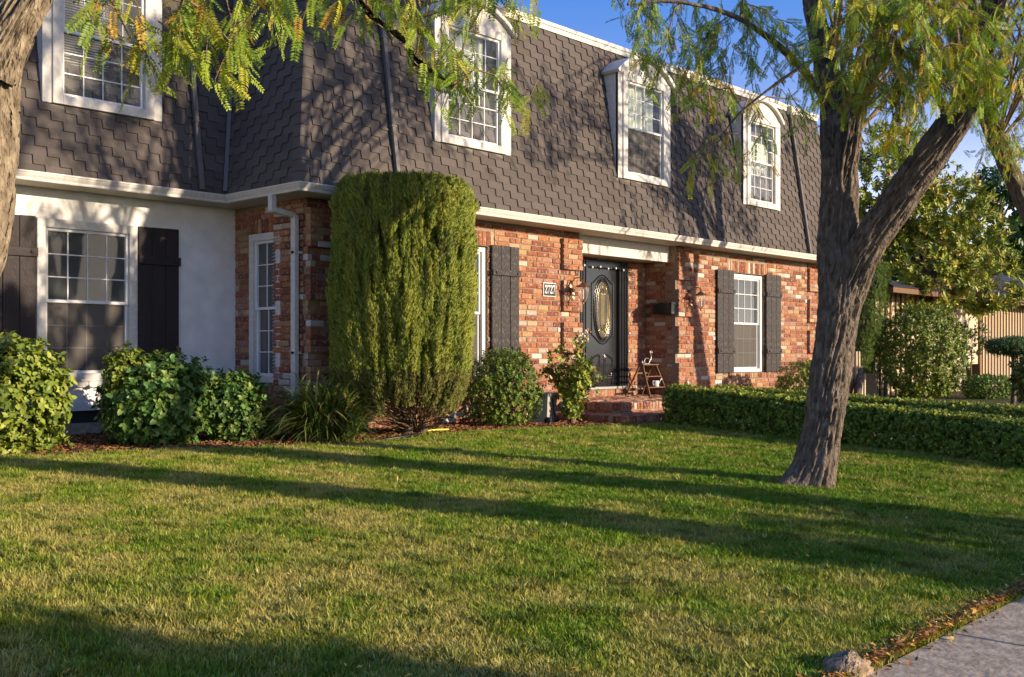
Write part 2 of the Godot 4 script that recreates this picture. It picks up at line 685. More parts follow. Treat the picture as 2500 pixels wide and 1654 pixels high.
# ---------------------------------------------------------------- bricks
func brick_variants() -> void:
	var cols := [
		[Color(0.39, 0.135, 0.065), 10], [Color(0.43, 0.175, 0.08), 9], [Color(0.33, 0.11, 0.06), 8], [Color(0.45, 0.22, 0.12), 6], [Color(0.40, 0.20, 0.135), 5],
		[Color(0.48, 0.30, 0.14), 4], [Color(0.25, 0.085, 0.055), 4], [Color(0.20, 0.08, 0.055), 1], [Color(0.56, 0.47, 0.37), 2], [Color(0.70, 0.65, 0.57), 1], [Color(0.50, 0.33, 0.21), 3]]
	for k in cols:
		for j in k[1]:
			var mb := MB.new()
			mb.box(Vector3.ZERO, V(0.235, 0.070, 0.1), Color.WHITE, 0.007)
			var moved := {}
			var t: Color = k[0] * rf(0.82, 1.18)
			for i in mb.v.size():
				if not moved.has(mb.v[i]):
					moved[mb.v[i]] = mb.v[i] + V(rf(-0.004, 0.004), rf(-0.003, 0.003), rf(-0.003, 0.003))
				mb.v[i] = moved[mb.v[i]]
				mb.c[i] = Color(t.r, t.g, t.b)
			brick_shapes.append([mb, mb.done()])


# courses of bricks on the local xy plane of T (z outward), leaving the openings [x0, y0, x1, y1] free
func lay(T: Transform3D, x0: float, x1: float, y0: float, y1: float, holes := [], proud := 0.0, row0 := 0) -> void:
	var rows := int(round((y1 - y0) / COURSE))
	var h := (y1 - y0) / maxi(rows, 1)
	for r in rows:
		var yc := y0 + (r + 0.5) * h
		var spans := [[x0, x1]]
		for o in holes:
			if yc > o[1] and yc < o[3]:
				var nx := []
				for s in spans:
					if o[2] <= s[0] or o[0] >= s[1]:
						nx.append(s)
						continue
					if o[0] > s[0]:
						nx.append([s[0], o[0]])
					if o[2] < s[1]:
						nx.append([o[2], s[1]])
				spans = nx
		for s in spans:
			var x: float = s[0] - (0.124 if (r + row0) % 2 else 0.0) - fposmod((r + row0) * 0.037, 0.06)
			while x < s[1] - 0.01:
				var a := maxf(x, s[0]) + 0.006
				var b := minf(x + 0.2475, s[1]) - 0.006
				x += 0.2475 if rng.randf() > 0.12 else 0.124
				b = minf(b, x - 0.006)
				if b - a < 0.03:
					continue
				one(T, V((a + b) / 2, yc, 0), V(b - a, h - 0.0125, 0.1), proud)


func one(T: Transform3D, at: Vector3, size: Vector3, proud := 0.0, upright := false) -> void:
	var B := Basis.IDENTITY
	if upright:
		B = Basis(Vector3.BACK, PI / 2)
		B = B.scaled_local(V(size.y / 0.235, size.x / 0.07, 1))
	else:
		B = B.scaled_local(V(size.x / 0.235, size.y / 0.07, 1))
	var tilt := Basis.from_euler(V(rf(-0.012, 0.012), rf(-0.012, 0.012), rf(-0.008, 0.008)))
	bricks.append([T * Transform3D(tilt * B, at + V(0, 0, -0.048 + proud + rf(-0.004, 0.004))), rng.randi() % brick_shapes.size(), 0.0])


# upright bricks side by side
func soldiers(T: Transform3D, x0: float, x1: float, y0: float, y1: float, proud := 0.0) -> void:
	var n := int(round((x1 - x0) / 0.0825))
	var w := (x1 - x0) / n
	for i in n:
		one(T, V(x0 + (i + 0.5) * w, (y0 + y1) / 2, 0), V(w - 0.0125, y1 - y0 - 0.0125, 0.1), proud, true)


# the bricks nearest the viewer as single parts, the rest in one part
func place_bricks(parent: Node, most: int) -> void:
	var fw := V(cos(deg_to_rad(43.05)), 0, -sin(deg_to_rad(43.05)))
	for b in bricks:
		var o: Vector3 = b[0].origin
		var w: float = o.dot(fw)
		if o.z > -10.95 and o.x > 7.95 and o.x < 11.2:
			w += 60.0                                    # behind the clipped juniper
		if o.y < -0.72 or o.y > 1.86 or o.x > 17.3:
			w += 60.0
		b[2] = w
	bricks.sort_custom(func(p, q): return p[2] < q[2])
	var rest := MB.new()
	for i in bricks.size():
		var b: Array = bricks[i]
		if i < most:
			var o := put(brick_shapes[b[1]][1], "brick", M.brick, parent)
			o.transform = b[0]
		else:
			rest.add(brick_shapes[b[1]][0], b[0], Color.WHITE)
	tag(part(rest, "bricks", M.brick, parent), "", "", "", "stuff")
	bricks.clear()


# wall slab with openings in the local frame T: face at z = 0, thickness behind it
func wall(mb: MB, T: Transform3D, x0: float, x1: float, y0: float, y1: float, holes: Array, thick: float) -> void:
	var xs := [x0, x1]
	var ys := [y0, y1]
	for o in holes:
		xs.append_array([o[0], o[2]])
		ys.append_array([o[1], o[3]])
	xs.sort()
	ys.sort()
	var out := T.basis.z
	for i in xs.size() - 1:
		for j in ys.size() - 1:
			var cx: float = (xs[i] + xs[i + 1]) / 2
			var cy: float = (ys[j] + ys[j + 1]) / 2
			if xs[i + 1] - xs[i] < 1e-4 or ys[j + 1] - ys[j] < 1e-4:
				continue
			var free := false
			for o in holes:
				if cx > o[0] and cx < o[2] and cy > o[1] and cy < o[3]:
					free = true
			if free:
				continue
			for z in [0.0, -thick]:
				mb.q(T * V(xs[i], ys[j], z), T * V(xs[i + 1], ys[j], z), T * V(xs[i + 1], ys[j + 1], z), T * V(xs[i], ys[j + 1], z), out if z == 0.0 else -out)
	var rects := holes.duplicate()
	rects.append([x0, y0, x1, y1])
	for k in rects.size():
		var o: Array = rects[k]
		var sg := -1.0 if k == rects.size() - 1 else 1.0
		var c := [V(o[0], o[1], 0), V(o[2], o[1], 0), V(o[2], o[3], 0), V(o[0], o[3], 0)]
		var dirs := [V(0, 1, 0), V(-1, 0, 0), V(0, -1, 0), V(1, 0, 0)]
		for e in 4:
			var p: Vector3 = c[e]
			var q: Vector3 = c[(e + 1) % 4]
			mb.q(T * p, T * q, T * (q - V(0, 0, thick)), T * (p - V(0, 0, thick)), T.basis * (dirs[e] * sg))


# ---------------------------------------------------------------- windows
# a double-hung window: centre of the frame at T.origin on the wall face, z outward
func window(parent: Node, T: Transform3D, w: float, h: float, cols: int, rows: int, opt := {}) -> Node3D:
	var root: Node3D = parent
	if not opt.get("flat", false):
		root = group_of("window", parent)
	var cw: float = opt.get("casing", 0.1)
	var z: float = opt.get("z", 0.0)
	var mb := MB.new()
	var hw := w / 2
	var hh := h / 2
	var put_box := func(m: MB, a: Vector3, b: Vector3, e: float): m.box(T * ((a + b) * 0.5), (b - a).abs(), Color.WHITE, e, T.basis)
	put_box.call(mb, V(-hw, -hh, z - 0.06), V(-hw + cw, hh, z + 0.025), 0.004)
	put_box.call(mb, V(hw - cw, -hh, z - 0.06), V(hw, hh, z + 0.025), 0.004)
	put_box.call(mb, V(-hw + cw, hh - cw, z - 0.06), V(hw - cw, hh, z + 0.023), 0.004)
	put_box.call(mb, V(-hw + cw, -hh, z - 0.06), V(hw - cw, -hh + cw * 0.9, z + 0.023), 0.004)
	part(mb, "casing", opt.get("casing_mat", M.white_paint), root)
	if opt.get("sill", false):
		var sl := MB.new()
		put_box.call(sl, V(-hw - 0.03, -hh - 0.05, z - 0.02), V(hw + 0.03, -hh - 0.002, z + 0.06), 0.006)
		part(sl, "sill", opt.get("casing_mat", M.white_paint), root)
	var ix := hw - cw
	var iy0 := -hh + cw * 0.9
	var iy1 := hh - cw
	var mid: float = opt.get("mid", (iy0 + iy1) / 2)
	var st := 0.035
	var drop: float = opt.get("drop", 0.0)
	for up in [true, false]:
		var y0: float = mid - 0.02 if up else iy0
		var y1: float = iy1 if up else mid + 0.02
		var zz := z - 0.028 if up else z - 0.052
		var s := MB.new()
		put_box.call(s, V(-ix, y0, zz - 0.02), V(-ix + st, y1, zz + 0.02), 0.003)
		put_box.call(s, V(ix - st, y0, zz - 0.02), V(ix, y1, zz + 0.02), 0.003)
		put_box.call(s, V(-ix + st, y1 - st, zz - 0.02), V(ix - st, y1, zz + 0.018), 0.003)
		put_box.call(s, V(-ix + st, y0, zz - 0.02), V(ix - st, y0 + st, zz + 0.018), 0.003)
		part(s, "sash", M.sash, root)
		var gx := ix - st
		var gy0 := y0 + st
		var gy1 := y1 - st
		for c in range(1, cols):
			var xx := -gx + 2 * gx * c / cols
			var b := MB.new()
			put_box.call(b, V(xx - 0.006, gy0, zz - 0.004), V(xx + 0.006, gy1, zz + 0.008), 0.0)
			part(b, "muntin", M.sash, root)
		for r in range(1, rows):
			var yy := gy0 + (gy1 - gy0) * r / rows
			var b := MB.new()
			put_box.call(b, V(-gx, yy - 0.006, zz - 0.005), V(gx, yy + 0.006, zz + 0.007), 0.0)
			part(b, "muntin", M.sash, root)
		for c in cols:
			for r in rows:
				var x0 := -gx + 2 * gx * c / cols
				var x1 := -gx + 2 * gx * (c + 1) / cols
				var ya := gy0 + (gy1 - gy0) * r / rows
				var yb := gy0 + (gy1 - gy0) * (r + 1) / rows
				var b := MB.new()
				b.q(T * V(x0, ya, zz), T * V(x1, ya, zz), T * V(x1, yb, zz), T * V(x0, yb, zz), T.basis.z)
				part(b, "pane", M.glass, root)
		if not up and opt.get("screen", true):
			var b := MB.new()
			b.q(T * V(-gx, gy0, zz + 0.014), T * V(gx, gy0, zz + 0.014), T * V(gx, gy1, zz + 0.014), T * V(-gx, gy1, zz + 0.014), T.basis.z)
			part(b, "insect_screen", M.screen, root)
	# the room behind
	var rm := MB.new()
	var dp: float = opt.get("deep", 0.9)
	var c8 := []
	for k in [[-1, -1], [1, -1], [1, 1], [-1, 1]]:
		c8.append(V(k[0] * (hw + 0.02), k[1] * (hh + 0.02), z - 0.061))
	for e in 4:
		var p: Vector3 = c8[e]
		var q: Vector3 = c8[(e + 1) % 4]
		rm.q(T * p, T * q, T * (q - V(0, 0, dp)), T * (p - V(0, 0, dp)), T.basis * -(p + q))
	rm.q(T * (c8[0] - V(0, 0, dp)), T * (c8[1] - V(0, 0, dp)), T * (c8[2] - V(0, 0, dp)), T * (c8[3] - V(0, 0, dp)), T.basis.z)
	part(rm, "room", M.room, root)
	for cu in opt.get("curtains", []):
		var b := MB.new()
		var n := int((cu[2] - cu[0]) / 0.012)
		for i in n:
			var xa: float = lerpf(cu[0], cu[2], float(i) / n)
			var xb: float = lerpf(cu[0], cu[2], float(i + 1) / n)
			var wa := sin(xa * 62.0) * 0.018 + sin(xa * 23.0) * 0.012
			var wb := sin(xb * 62.0) * 0.018 + sin(xb * 23.0) * 0.012
			b.q(T * V(xa, cu[1], z - 0.14 + wa), T * V(xb, cu[1], z - 0.14 + wb), T * V(xb, cu[3], z - 0.14 + wb), T * V(xa, cu[3], z - 0.14 + wa), T.basis.z)
		part(b, "curtain", M.curtain, root)
	for bl in opt.get("blinds", []):
		var b := MB.new()
		var y: float = bl[1]
		while y < bl[3]:
			b.box(T * V((bl[0] + bl[2]) / 2, y, z - 0.12), V(bl[2] - bl[0], 0.004, bl[4]), Color.WHITE, 0.0, T.basis * Basis(Vector3.RIGHT, 0.6))
			y += bl[5]
		part(b, "blind", M.blind, root)
	return root


func shutter(parent: Node, x0: float, x1: float, y0: float, y1: float, z: float, mt: Material, battens: Array) -> void:
	var s := group_of("shutter", parent)
	var w := (x1 - x0) / 3
	for i in 3:
		boxpart(V(x0 + i * w + 0.003, y0, z), V(x0 + (i + 1) * w - 0.003, y1 + rf(-0.004, 0.004), z + 0.03 + rf(0, 0.006)), "board", mt, s, 0.005)
	for b in battens:
		boxpart(V(x0 - 0.004, b[0], z + 0.034), V(x1 + 0.012, b[1], z + 0.062), "batten", mt, s, 0.005)
		for xx in [x0 + 0.07, x1 - 0.06]:
			var k := MB.new()
			k.lathe(PackedVector2Array([Vector2(0.022, 0), Vector2(0.02, 0.01), Vector2(0.012, 0.016), Vector2(0, 0.018)]), V(xx, (b[0] + b[1]) / 2, z + 0.061), 12, Color.WHITE, Basis(Vector3.RIGHT, PI / 2))
			part(k, "bolt", M.iron, s)


# ---------------------------------------------------------------- mansard roof
var shingle_list := []
const SH_W := 0.305
const SH_S := 0.135
const SH_H := 0.1095


func shingle_mesh(u0: float, u1: float, y1: float, dir: float, col: Color, lift: float) -> MB:
	var mb := MB.new()
	var hh := 0.017
	var kk := hh * SH_S / SH_W
	var ht := func(u: float, v: float): return hh * (1.0 - u / SH_W) + kk * v + lift
	var px := func(u: float): return u if dir > 0 else SH_W - u
	var yb := 0.0
	var a := V(px.call(u0), y1, ht.call(u0, 0.0))
	var b := V(px.call(u1), y1, ht.call(u1, 0.0))
	var c := V(px.call(u1), yb, ht.call(u1, 1.0))
	var d := V(px.call(u0), yb, ht.call(u0, 1.0))
	mb.q(a, b, c, d, Vector3.BACK, col)
	mb.q(a, d, V(d.x, d.y, -0.006), V(a.x, a.y, -0.006), V(-dir, 0, 0), col)
	mb.q(d, c, V(c.x, c.y, -0.006), V(d.x, d.y, -0.006), V(0, -1, 0), col)
	mb.q(b, c, V(c.x, c.y, -0.006), V(b.x, b.y, -0.006), V(dir, 0, 0), col)
	return mb


# T: origin at the eave, y up the slope, z outward. lo and hi give the ends of a course at slope height l
func shingles(T: Transform3D, lo: Callable, hi: Callable, dir: float, rows: int) -> void:
	for r in rows:
		var y := r * SH_H
		var x0: float = lo.call(y + SH_H * 0.5)
		var x1: float = hi.call(y + SH_H * 0.5)
		var start := -r * SH_S * dir
		var j := floori((x0 - start) / SH_W) - 1
		while true:
			var xl := start + j * SH_W
			j += 1
			if xl >= x1 - 0.01:
				break
			if xl + SH_W <= x0 + 0.01:
				continue
			var a := clampf(x0 - xl, 0, SH_W)
			var b := clampf(x1 - xl, 0, SH_W)
			var u0 := a if dir > 0 else SH_W - b
			var u1 := b if dir > 0 else SH_W - a
			var pos := T * V(xl, y, 0)
			shingle_list.append([T.translated_local(V(xl, y, 0)), u0, u1, dir, pos])


func place_shingles(parent: Node, most: int) -> void:
	var tones := []
	for i in 10:
		tones.append(Color(0.125, 0.105, 0.090) * rf(0.84, 1.14))
	var shapes := {}
	var fw := V(cos(deg_to_rad(43.05)), 0, -sin(deg_to_rad(43.05)))
	for s in shingle_list:
		var d: float = s[4].dot(fw)
		var p: Vector3 = s[4]
		if p.y > 0.33 * d or (p.x < 4.7 and p.z < -11.5) or (p.x > 8.2 and p.x < 10.6 and p.y < 2.3):
			d += 50.0
		s.append(d)
	shingle_list.sort_custom(func(p, q): return p[5] < q[5])
	var rest := MB.new()
	var n := 0
	for s in shingle_list:
		var tone := rng.randi() % 10
		var whole: bool = s[1] < 0.001 and s[2] > SH_W - 0.001
		if n < most and whole:
			var key := [tone, s[3]]
			if not shapes.has(key):
				var c: Color = tones[tone]
				shapes[key] = shingle_mesh(0, SH_W, SH_H, s[3], Color(c.r, c.g, c.b), rf(0, 0.003)).done()
			var o := put(shapes[key], "shingle", M.shingle, parent)
			o.transform = s[0]
			n += 1
		else:
			var c: Color = tones[tone]
			rest.add(shingle_mesh(s[1], s[2], SH_H, s[3], Color(c.r, c.g, c.b), rf(0, 0.003)), s[0], Color.WHITE)
	tag(part(rest, "shingles", M.shingle, parent), "", "", "", "stuff")


func sweep(mb: MB, plan: Array, prof: Array, closed_ends := true) -> void:
	# plan: Vector2(x, z) points with the outer side on the right of travel; prof: Vector2(out, y)
	var rings := []
	for i in plan.size():
		var p: Vector2 = plan[i]
		var din: Vector2 = (p - plan[i - 1]).normalized() if i > 0 else (plan[1] - p).normalized()
		var dout: Vector2 = (plan[i + 1] - p).normalized() if i < plan.size() - 1 else din
		var n1 := Vector2(-din.y, din.x)
		var n2 := Vector2(-dout.y, dout.x)
		var m := (n1 + n2).normalized()
		m /= maxf(m.dot(n1), 0.3)
		var ring := []
		for q in prof:
			ring.append(V(p.x + m.x * q.x, q.y, p.y + m.y * q.x))
		rings.append(ring)
	for i in plan.size() - 1:
		var d: Vector2 = (plan[i + 1] - plan[i]).normalized()
		var nrm := V(-d.y, 0, d.x)
		for k in prof.size() - 1:
			var e: Vector2 = prof[k + 1] - prof[k]
			var o := nrm * e.y * -1.0 + V(0, e.x, 0)
			mb.q(rings[i][k], rings[i + 1][k], rings[i + 1][k + 1], rings[i][k + 1], -o)


func dormer(parent: Node, x0: float, x1: float, y0: float, z: float, opt := {}) -> void:
	var d := group_of("dormer", parent)
	var ys := y0 + 1.74                          # spring of the arched hood
	var w := x1 - x0
	var cx := (x0 + x1) / 2
	var rise := 0.30
	var rad := (w * w / 4 + rise * rise) / (2 * rise)
	var arc := func(t: float, e: float):         # t in -1..1 across, e outward
		var ang := asin(clampf((w / 2) / rad, -1, 1)) * t
		return V(cx + (rad + e) * sin(ang), ys + rise - rad + (rad + e) * cos(ang), 0)
	# front board above the window, cut to the arch
	var fb := MB.new()
	var wt: float = y0 + 1.74
	for i in 20:
		var a: Vector3 = arc.call(-1.0 + i * 0.1, 0.0)
		var b: Vector3 = arc.call(-1.0 + (i + 1) * 0.1, 0.0)
		fb.q(V(a.x, wt - 0.01, z), V(b.x, wt - 0.01, z), V(b.x, b.y, z), V(a.x, a.y, z), Vector3.BACK)
	part(fb, "tympanum", M.white_paint, d)
	# cheeks: triangles between the upright face and the sloping roof
	for sx in [x0, x1]:
		var ck := MB.new()
		var sg := -1.0 if sx == x0 else 1.0
		ck.q(V(sx, y0, z), V(sx, ys + 0.02, z), V(sx, ys + 0.02, z - 0.5), V(sx, y0, z - 0.12), V(sg, 0, 0))
		part(ck, "cheek", M.white_paint, d)
	# arched hood with a rim that stands proud of the face
	var hd := MB.new()
	for i in 24:
		var t0 := -1.0 + i / 12.0
		var t1 := -1.0 + (i + 1) / 12.0
		var a0: Vector3 = arc.call(t0 * 1.06, 0.0)
		var a1: Vector3 = arc.call(t1 * 1.06, 0.0)
		var b0: Vector3 = arc.call(t0 * 1.06, 0.055)
		var b1: Vector3 = arc.call(t1 * 1.06, 0.055)
		var f := V(0, 0, z + 0.075)
		var k := V(0, 0, z - 0.55)
		hd.q(a0 + f, a1 + f, b1 + f, b0 + f, Vector3.BACK)
		hd.q(b0 + f, b1 + f, b1 + k, b0 + k, V(0, 1, 0))
		hd.q(a0 + f, a1 + f, a1 + k, a0 + k, V(0, -1, 0))
		if i == 0:
			hd.q(a0 + f, b0 + f, b0 + k, a0 + k, V(-1, 0, 0))
		if i == 23:
			hd.q(a1 + f, b1 + f, b1 + k, a1 + k, V(1, 0, 0))
	part(hd, "hood", M.white_paint, d)
	# outer trim boards either side of the window frame
	for sx in [x0 + 0.055, x1 - 0.055]:
		boxpart(V(sx - 0.055, y0, z - 0.04), V(sx + 0.055, ys, z + 0.012), "trim_board", M.white_paint, d, 0.004)
	var o := opt.duplicate()
	o.flat = true
	o.casing = 0.12
	o.z = 0.012
	o.deep = 0.5
	window(d, Transform3D(Basis.IDENTITY, V(cx, y0 + 0.872, z)), w - 0.224, 1.74, 4, 3, o)
	boxpart(V(x0 - 0.02, y0 - 0.10, z - 0.06), V(x1 + 0.02, y0 - 0.004, z - 0.012), "apron_flashing", M.flashing, d)


func roof_pipe(parent: Node, x: float, z0: float, top: float) -> void:
	var mb := MB.new()
	var n := V(0, 1, ROOF_RUN).normalized()
	var up := V(0, ROOF_RUN, -1).normalized()
	var B := Basis(V(1, 0, 0), up, n)
	var l := (top - EAVE) / up.y
	mb.box(V(x, EAVE, z0) + up * (l / 2 + 0.01) + n * 0.055, V(0.062, l, 0.055), Color.WHITE, 0.006, B)
	part(mb, "roof_downspout", M.flashing, parent)
	for f in [0.3, 0.7]:
		var s := MB.new()
		s.box(V(x, EAVE, z0) + up * (l * f) + n * 0.05, V(0.09, 0.03, 0.074), Color.WHITE, 0.003, B)
		part(s, "strap", M.flashing, parent)


# ---------------------------------------------------------------- the house
func house() -> void:
	var h := thing("house", "two storey brick and white stucco house with dark mansard roof and dormers", "house")
	var zf := -10.878
	var zl := -12.494
	var front := Transform3D(Basis.IDENTITY, V(0, 0, zf))
	var wing := Transform3D(Basis.IDENTITY, V(0, 0, zl))
	var ret := Transform3D(Basis(V(0, 0, 1), V(0, 1, 0), V(-1, 0, 0)), V(7.917, 0, 0))
	# stucco wing
	var mb := MB.new()
	wall(mb, wing, -1.0, 7.95, -0.68, 1.96, [[5.29, -0.315, 6.485, 1.575]], 0.22)
	part(mb, "stucco_wall", M.stucco, h)
	boxpart(V(-1, -0.83, zl - 0.2), V(7.95, -0.68, zl - 0.045), "vent_strip", M.underlay, h)
	boxpart(V(-1, -1.4, zl - 0.22), V(7.95, -0.83, zl + 0.012), "foundation", M.concrete, h)
	window(h, wing.translated_local(V(5.887, 0.632, 0)), 1.24, 1.915, 4, 3, {"casing": 0.105, "z": 0.012, "casing_mat": M.white_paint, "deep": 1.6})
	boxpart(V(5.24, -0.40, zl + 0.002), V(6.53, -0.327, zl + 0.04), "sill", M.white_paint, h, 0.005)
	shutter(h, 6.515, 7.075, -0.36, 1.597, zl + 0.004, M.dark_shutter, [[0.0, 0.085], [1.126, 1.234]])
	shutter(h, 4.69, 5.255, -0.36, 1.597, zl + 0.004, M.dark_shutter, [[0.0, 0.085], [1.126, 1.234]])

	# brick walls: mortar slabs with bricks standing proud of them
	var bw := MB.new()
	var hole_front := [[9.93, -0.36, 11.13, 1.575], [13.25, -1.5, 15.95, 1.96], [17.84, -0.36, 19.04, 1.575]]
	var fT := front.translated_local(V(0, 0, -0.011))
	wall(bw, fT, 7.93, 21.35, -1.3, 1.96, hole_front, 0.22)
	var rT := ret.translated_local(V(0, 0, -0.011))
	wall(bw, rT, zl - 0.2, zf - 0.012, -1.3, 1.96, [[-12.11, -0.37, -11.44, 1.572]], 0.22)
	# porch recess: back wall and two cheeks
	var back := Transform3D(Basis.IDENTITY, V(0, 0, -11.55))
	wall(bw, back.translated_local(V(0, 0, -0.011)), 13.05, 16.15, -1.3, 1.96, [[14.06, -1.2, 15.42, 1.64]], 0.2)
	var cheek := Transform3D(Basis(V(0, 0, 1), V(0, 1, 0), V(-1, 0, 0)), V(15.95, 0, 0))
	wall(bw, cheek.translated_local(V(0, 0, -0.011)), -11.57, zf - 0.1, -1.3, 1.96, [], 0.2)
	var cheek2 := Transform3D(Basis(V(0, 0, -1), V(0, 1, 0), V(1, 0, 0)), V(13.25, 0, 0))
	wall(bw, cheek2.translated_local(V(0, 0, -0.011)), 10.99, 11.57, -1.3, 1.96, [], 0.2)
	var side := Transform3D(Basis(V(0, 0, -1), V(0, 1, 0), V(1, 0, 0)), V(21.35, 0, 0))
	wall(bw, side, 10.9, 22.0, -1.3, 1.96, [], 0.2)
	var bwall := part(bw, "brick_wall", M.mortar, h)
	# courses
	var y0 := -0.98 - COURSE * 3
	var y1 := y0 + COURSE * 38
	var sold := [[9.80, 1.575, 11.26, 1.80], [17.70, 1.575, 19.18, 1.80]]
	lay(front, 8.42, 12.77, y0, y1, hole_front + sold)
	lay(front, 16.43, 20.85, y0, y1, hole_front + sold + [[17.7, -0.47, 19.2, -0.36]])
	for s in sold:
		soldiers(front, s[0], s[2], s[1], s[3])
	soldiers(front, 17.72, 19.18, -0.47, -0.362, 0.02)
	soldiers(front, 9.82, 11.24, -0.47, -0.362, 0.02)
	lay(ret, zl, -11.56, y0, y1, [[-12.125, -0.372, -11.4, 1.572], [-12.2, 1.572, -11.3, 1.77], [-12.2, -0.55, -11.5, -0.372]])
	soldiers(ret, -12.2, -11.56, 1.572, 1.77)
	soldiers(ret, -12.2, -11.56, -0.52, -0.40)
	lay(back, 15.42, 15.95, y0, y1)
	lay(back, 13.3, 14.06, y0, y1)
	lay(back, 14.06, 15.42, 1.64, 1.94)
	lay(cheek, -11.55, zf - 0.055, y0, y1)
	# quoins: six courses proud, two flush, from the top down
	var qy := 1.826
	var bands := []
	while qy > -1.3:
		bands.append([qy - COURSE * 6, qy, true])
		bands.append([qy - COURSE * 8, qy - COURSE * 6, false])
		qy -= COURSE * 8
	bands.append([1.826, 1.95, false])
	var block := MB.new()
	for b in bands:
		var out: float = 0.062 if b[2] else 0.0
		var r := int(b[0] * 10)
		lay(front, 12.77, 13.25 if b[2] else 13.215, b[0], b[1], [], out, r)
		lay(front, 15.95 if b[2] else 15.985, 16.43, b[0], b[1], [], out, r)
		lay(front, 7.917, 8.42, b[0], b[1], [], out, r)
		lay(front, 20.85, 21.35, b[0], b[1], [], out, r)
		lay(ret, -11.56, zf + out - 0.1, b[0], b[1], [], 0.03 if b[2] else 0.006, r)
		if b[2]:
			for xs in [[12.776, 13.244], [15.956, 16.424], [7.93, 8.41], [20.86, 21.34]]:
				block.bb(V(xs[0], b[0] + 0.004, zf - 0.008), V(xs[1], b[1] - 0.004, zf + 0.05))
	part(block, "quoin_bed", M.mortar, h)
	place_bricks(bwall, 300)

	# windows and shutters of the brick front
	window(h, front.translated_local(V(10.53, 0.602, -0.06)), 1.16, 1.905, 4, 3, {"casing": 0.065, "casing_mat": M.sash, "deep": 1.4, "curtains": [[-0.5, -0.9, -0.1, 0.9]]})
	window(h, front.translated_local(V(18.44, 0.602, -0.06)), 1.16, 1.905, 4, 3, {"casing": 0.065, "casing_mat": M.sash, "deep": 1.4})
	shutter(h, 11.165, 11.75, -0.36, 1.60, zf + 0.02, M.shutter, [[0.013, 0.111], [1.156, 1.24]])
	shutter(h, 9.31, 9.895, -0.36, 1.60, zf + 0.02, M.shutter, [[0.013, 0.111], [1.156, 1.24]])
	shutter(h, 17.25, 17.835, -0.36, 1.60, zf + 0.02, M.shutter, [[0.013, 0.111], [1.156, 1.24]])
	shutter(h, 19.055, 19.64, -0.36, 1.60, zf + 0.02, M.shutter, [[0.013, 0.111], [1.156, 1.24]])
	window(h, ret.translated_local(V(-11.775, 0.60, 0)), 0.70, 1.94, 2, 3, {"casing": 0.095, "z": 0.0, "deep": 0.7, "screen": false, "blinds": [[0.0, -0.85, 0.26, 0.85, 0.05, 0.045]]})

	# soffit, header over the porch, porch ceiling
	var so := MB.new()
	so.bb(V(-1.2, 1.943, zl + 0.002), V(7.56, 1.965, -12.09))
	so.bb(V(7.56, 1.943, zl), V(7.93, 1.965, -10.49))
	so.bb(V(7.93, 1.943, -11.6), V(21.75, 1.965, -10.49))
	part(so, "soffit", M.cream_paint, h)
	boxpart(V(13.2, 1.65, -11.10), V(15.955, 1.942, -11.02), "header_beam", M.white_paint, h, 0.006)
	boxpart(V(13.2, 1.67, -11.56), V(15.96, 1.70, -11.10), "porch_ceiling", M.cream_paint, h)

	# gutters
	var plan := [Vector2(-1.2, -12.10), Vector2(7.56, -12.10), Vector2(7.56, -10.50), Vector2(21.72, -10.50), Vector2(21.72, -14.0)]
	var g := MB.new()
	sweep(g, plan, [Vector2(0, 1.955), Vector2(0, 1.942), Vector2(0.068, 1.940), Vector2(0.074, 1.952), Vector2(0.074, 1.966), Vector2(0.079, 1.976), Vector2(0.095, 2.000), Vector2(0.103, 2.022), Vector2(0.112, 2.024), Vector2(0.112, 2.042), Vector2(0.100, 2.042), Vector2(0.096, 2.026), Vector2(0.06, 1.956), Vector2(0.0, 1.956)])
	part(g, "gutter", M.white_paint, h)

	# mansard
	var roof := group_of("mansard_roof", h)
	var up := V(0, ROOF_RUN, -1).normalized()
	var T1 := Transform3D(Basis(V(1, 0, 0), up, V(0, 1, ROOF_RUN).normalized()), V(7.49, EAVE - 0.03, -10.45))
	var T2 := Transform3D(Basis(V(0, 0, 1), V(1, ROOF_RUN, 0).normalized(), V(-ROOF_RUN, 1, 0).normalized()), V(7.49, EAVE - 0.03, -12.05))
	var T3 := Transform3D(Basis(V(1, 0, 0), up, V(0, 1, ROOF_RUN).normalized()), V(0, EAVE - 0.03, -12.05))
	var k := 1.0 / sqrt(1.0 + ROOF_RUN * ROOF_RUN)
	var L := 28 * SH_H
	shingles(T1, func(l): return l * k, func(l): return 14.3 - l * k, 1.0, 28)
	shingles(T2, func(l): return -l * k, func(l): return 1.6 - l * k, -1.0, 28)
	shingles(T3, func(l): return -1.2, func(l): return 7.49 + l * k, 1.0, 28)
	place_shingles(roof, 300)
	var ul := MB.new()
	var z_ := V(0, 0, -0.008)
	ul.q(T1 * z_, T1 * (V(14.3, 0, 0) + z_), T1 * (V(14.3 - L * k, L, 0) + z_), T1 * (V(L * k, L, 0) + z_), T1.basis.z)
	ul.q(T2 * z_, T2 * (V(1.6, 0, 0) + z_), T2 * (V(1.6 - L * k, L, 0) + z_), T2 * (V(-L * k, L, 0) + z_), T2.basis.z)
	ul.q(T3 * (V(-1.2, 0, 0) + z_), T3 * (V(7.49, 0, 0) + z_), T3 * (V(7.49 + L * k, L, 0) + z_), T3 * (V(-1.2, L, 0) + z_), T3.basis.z)
	ul.q(V(21.79, EAVE, -10.45), V(21.79, EAVE, -22), V(21.3, 5.06, -22), V(21.3, 5.06, -10.93), Vector3.RIGHT)
	ul.bb(V(-1.2, 4.9, -22), V(21.3, 5.0, -12.56))
	ul.bb(V(7.99, 4.9, -12.56), V(21.3, 5.0, -10.95))
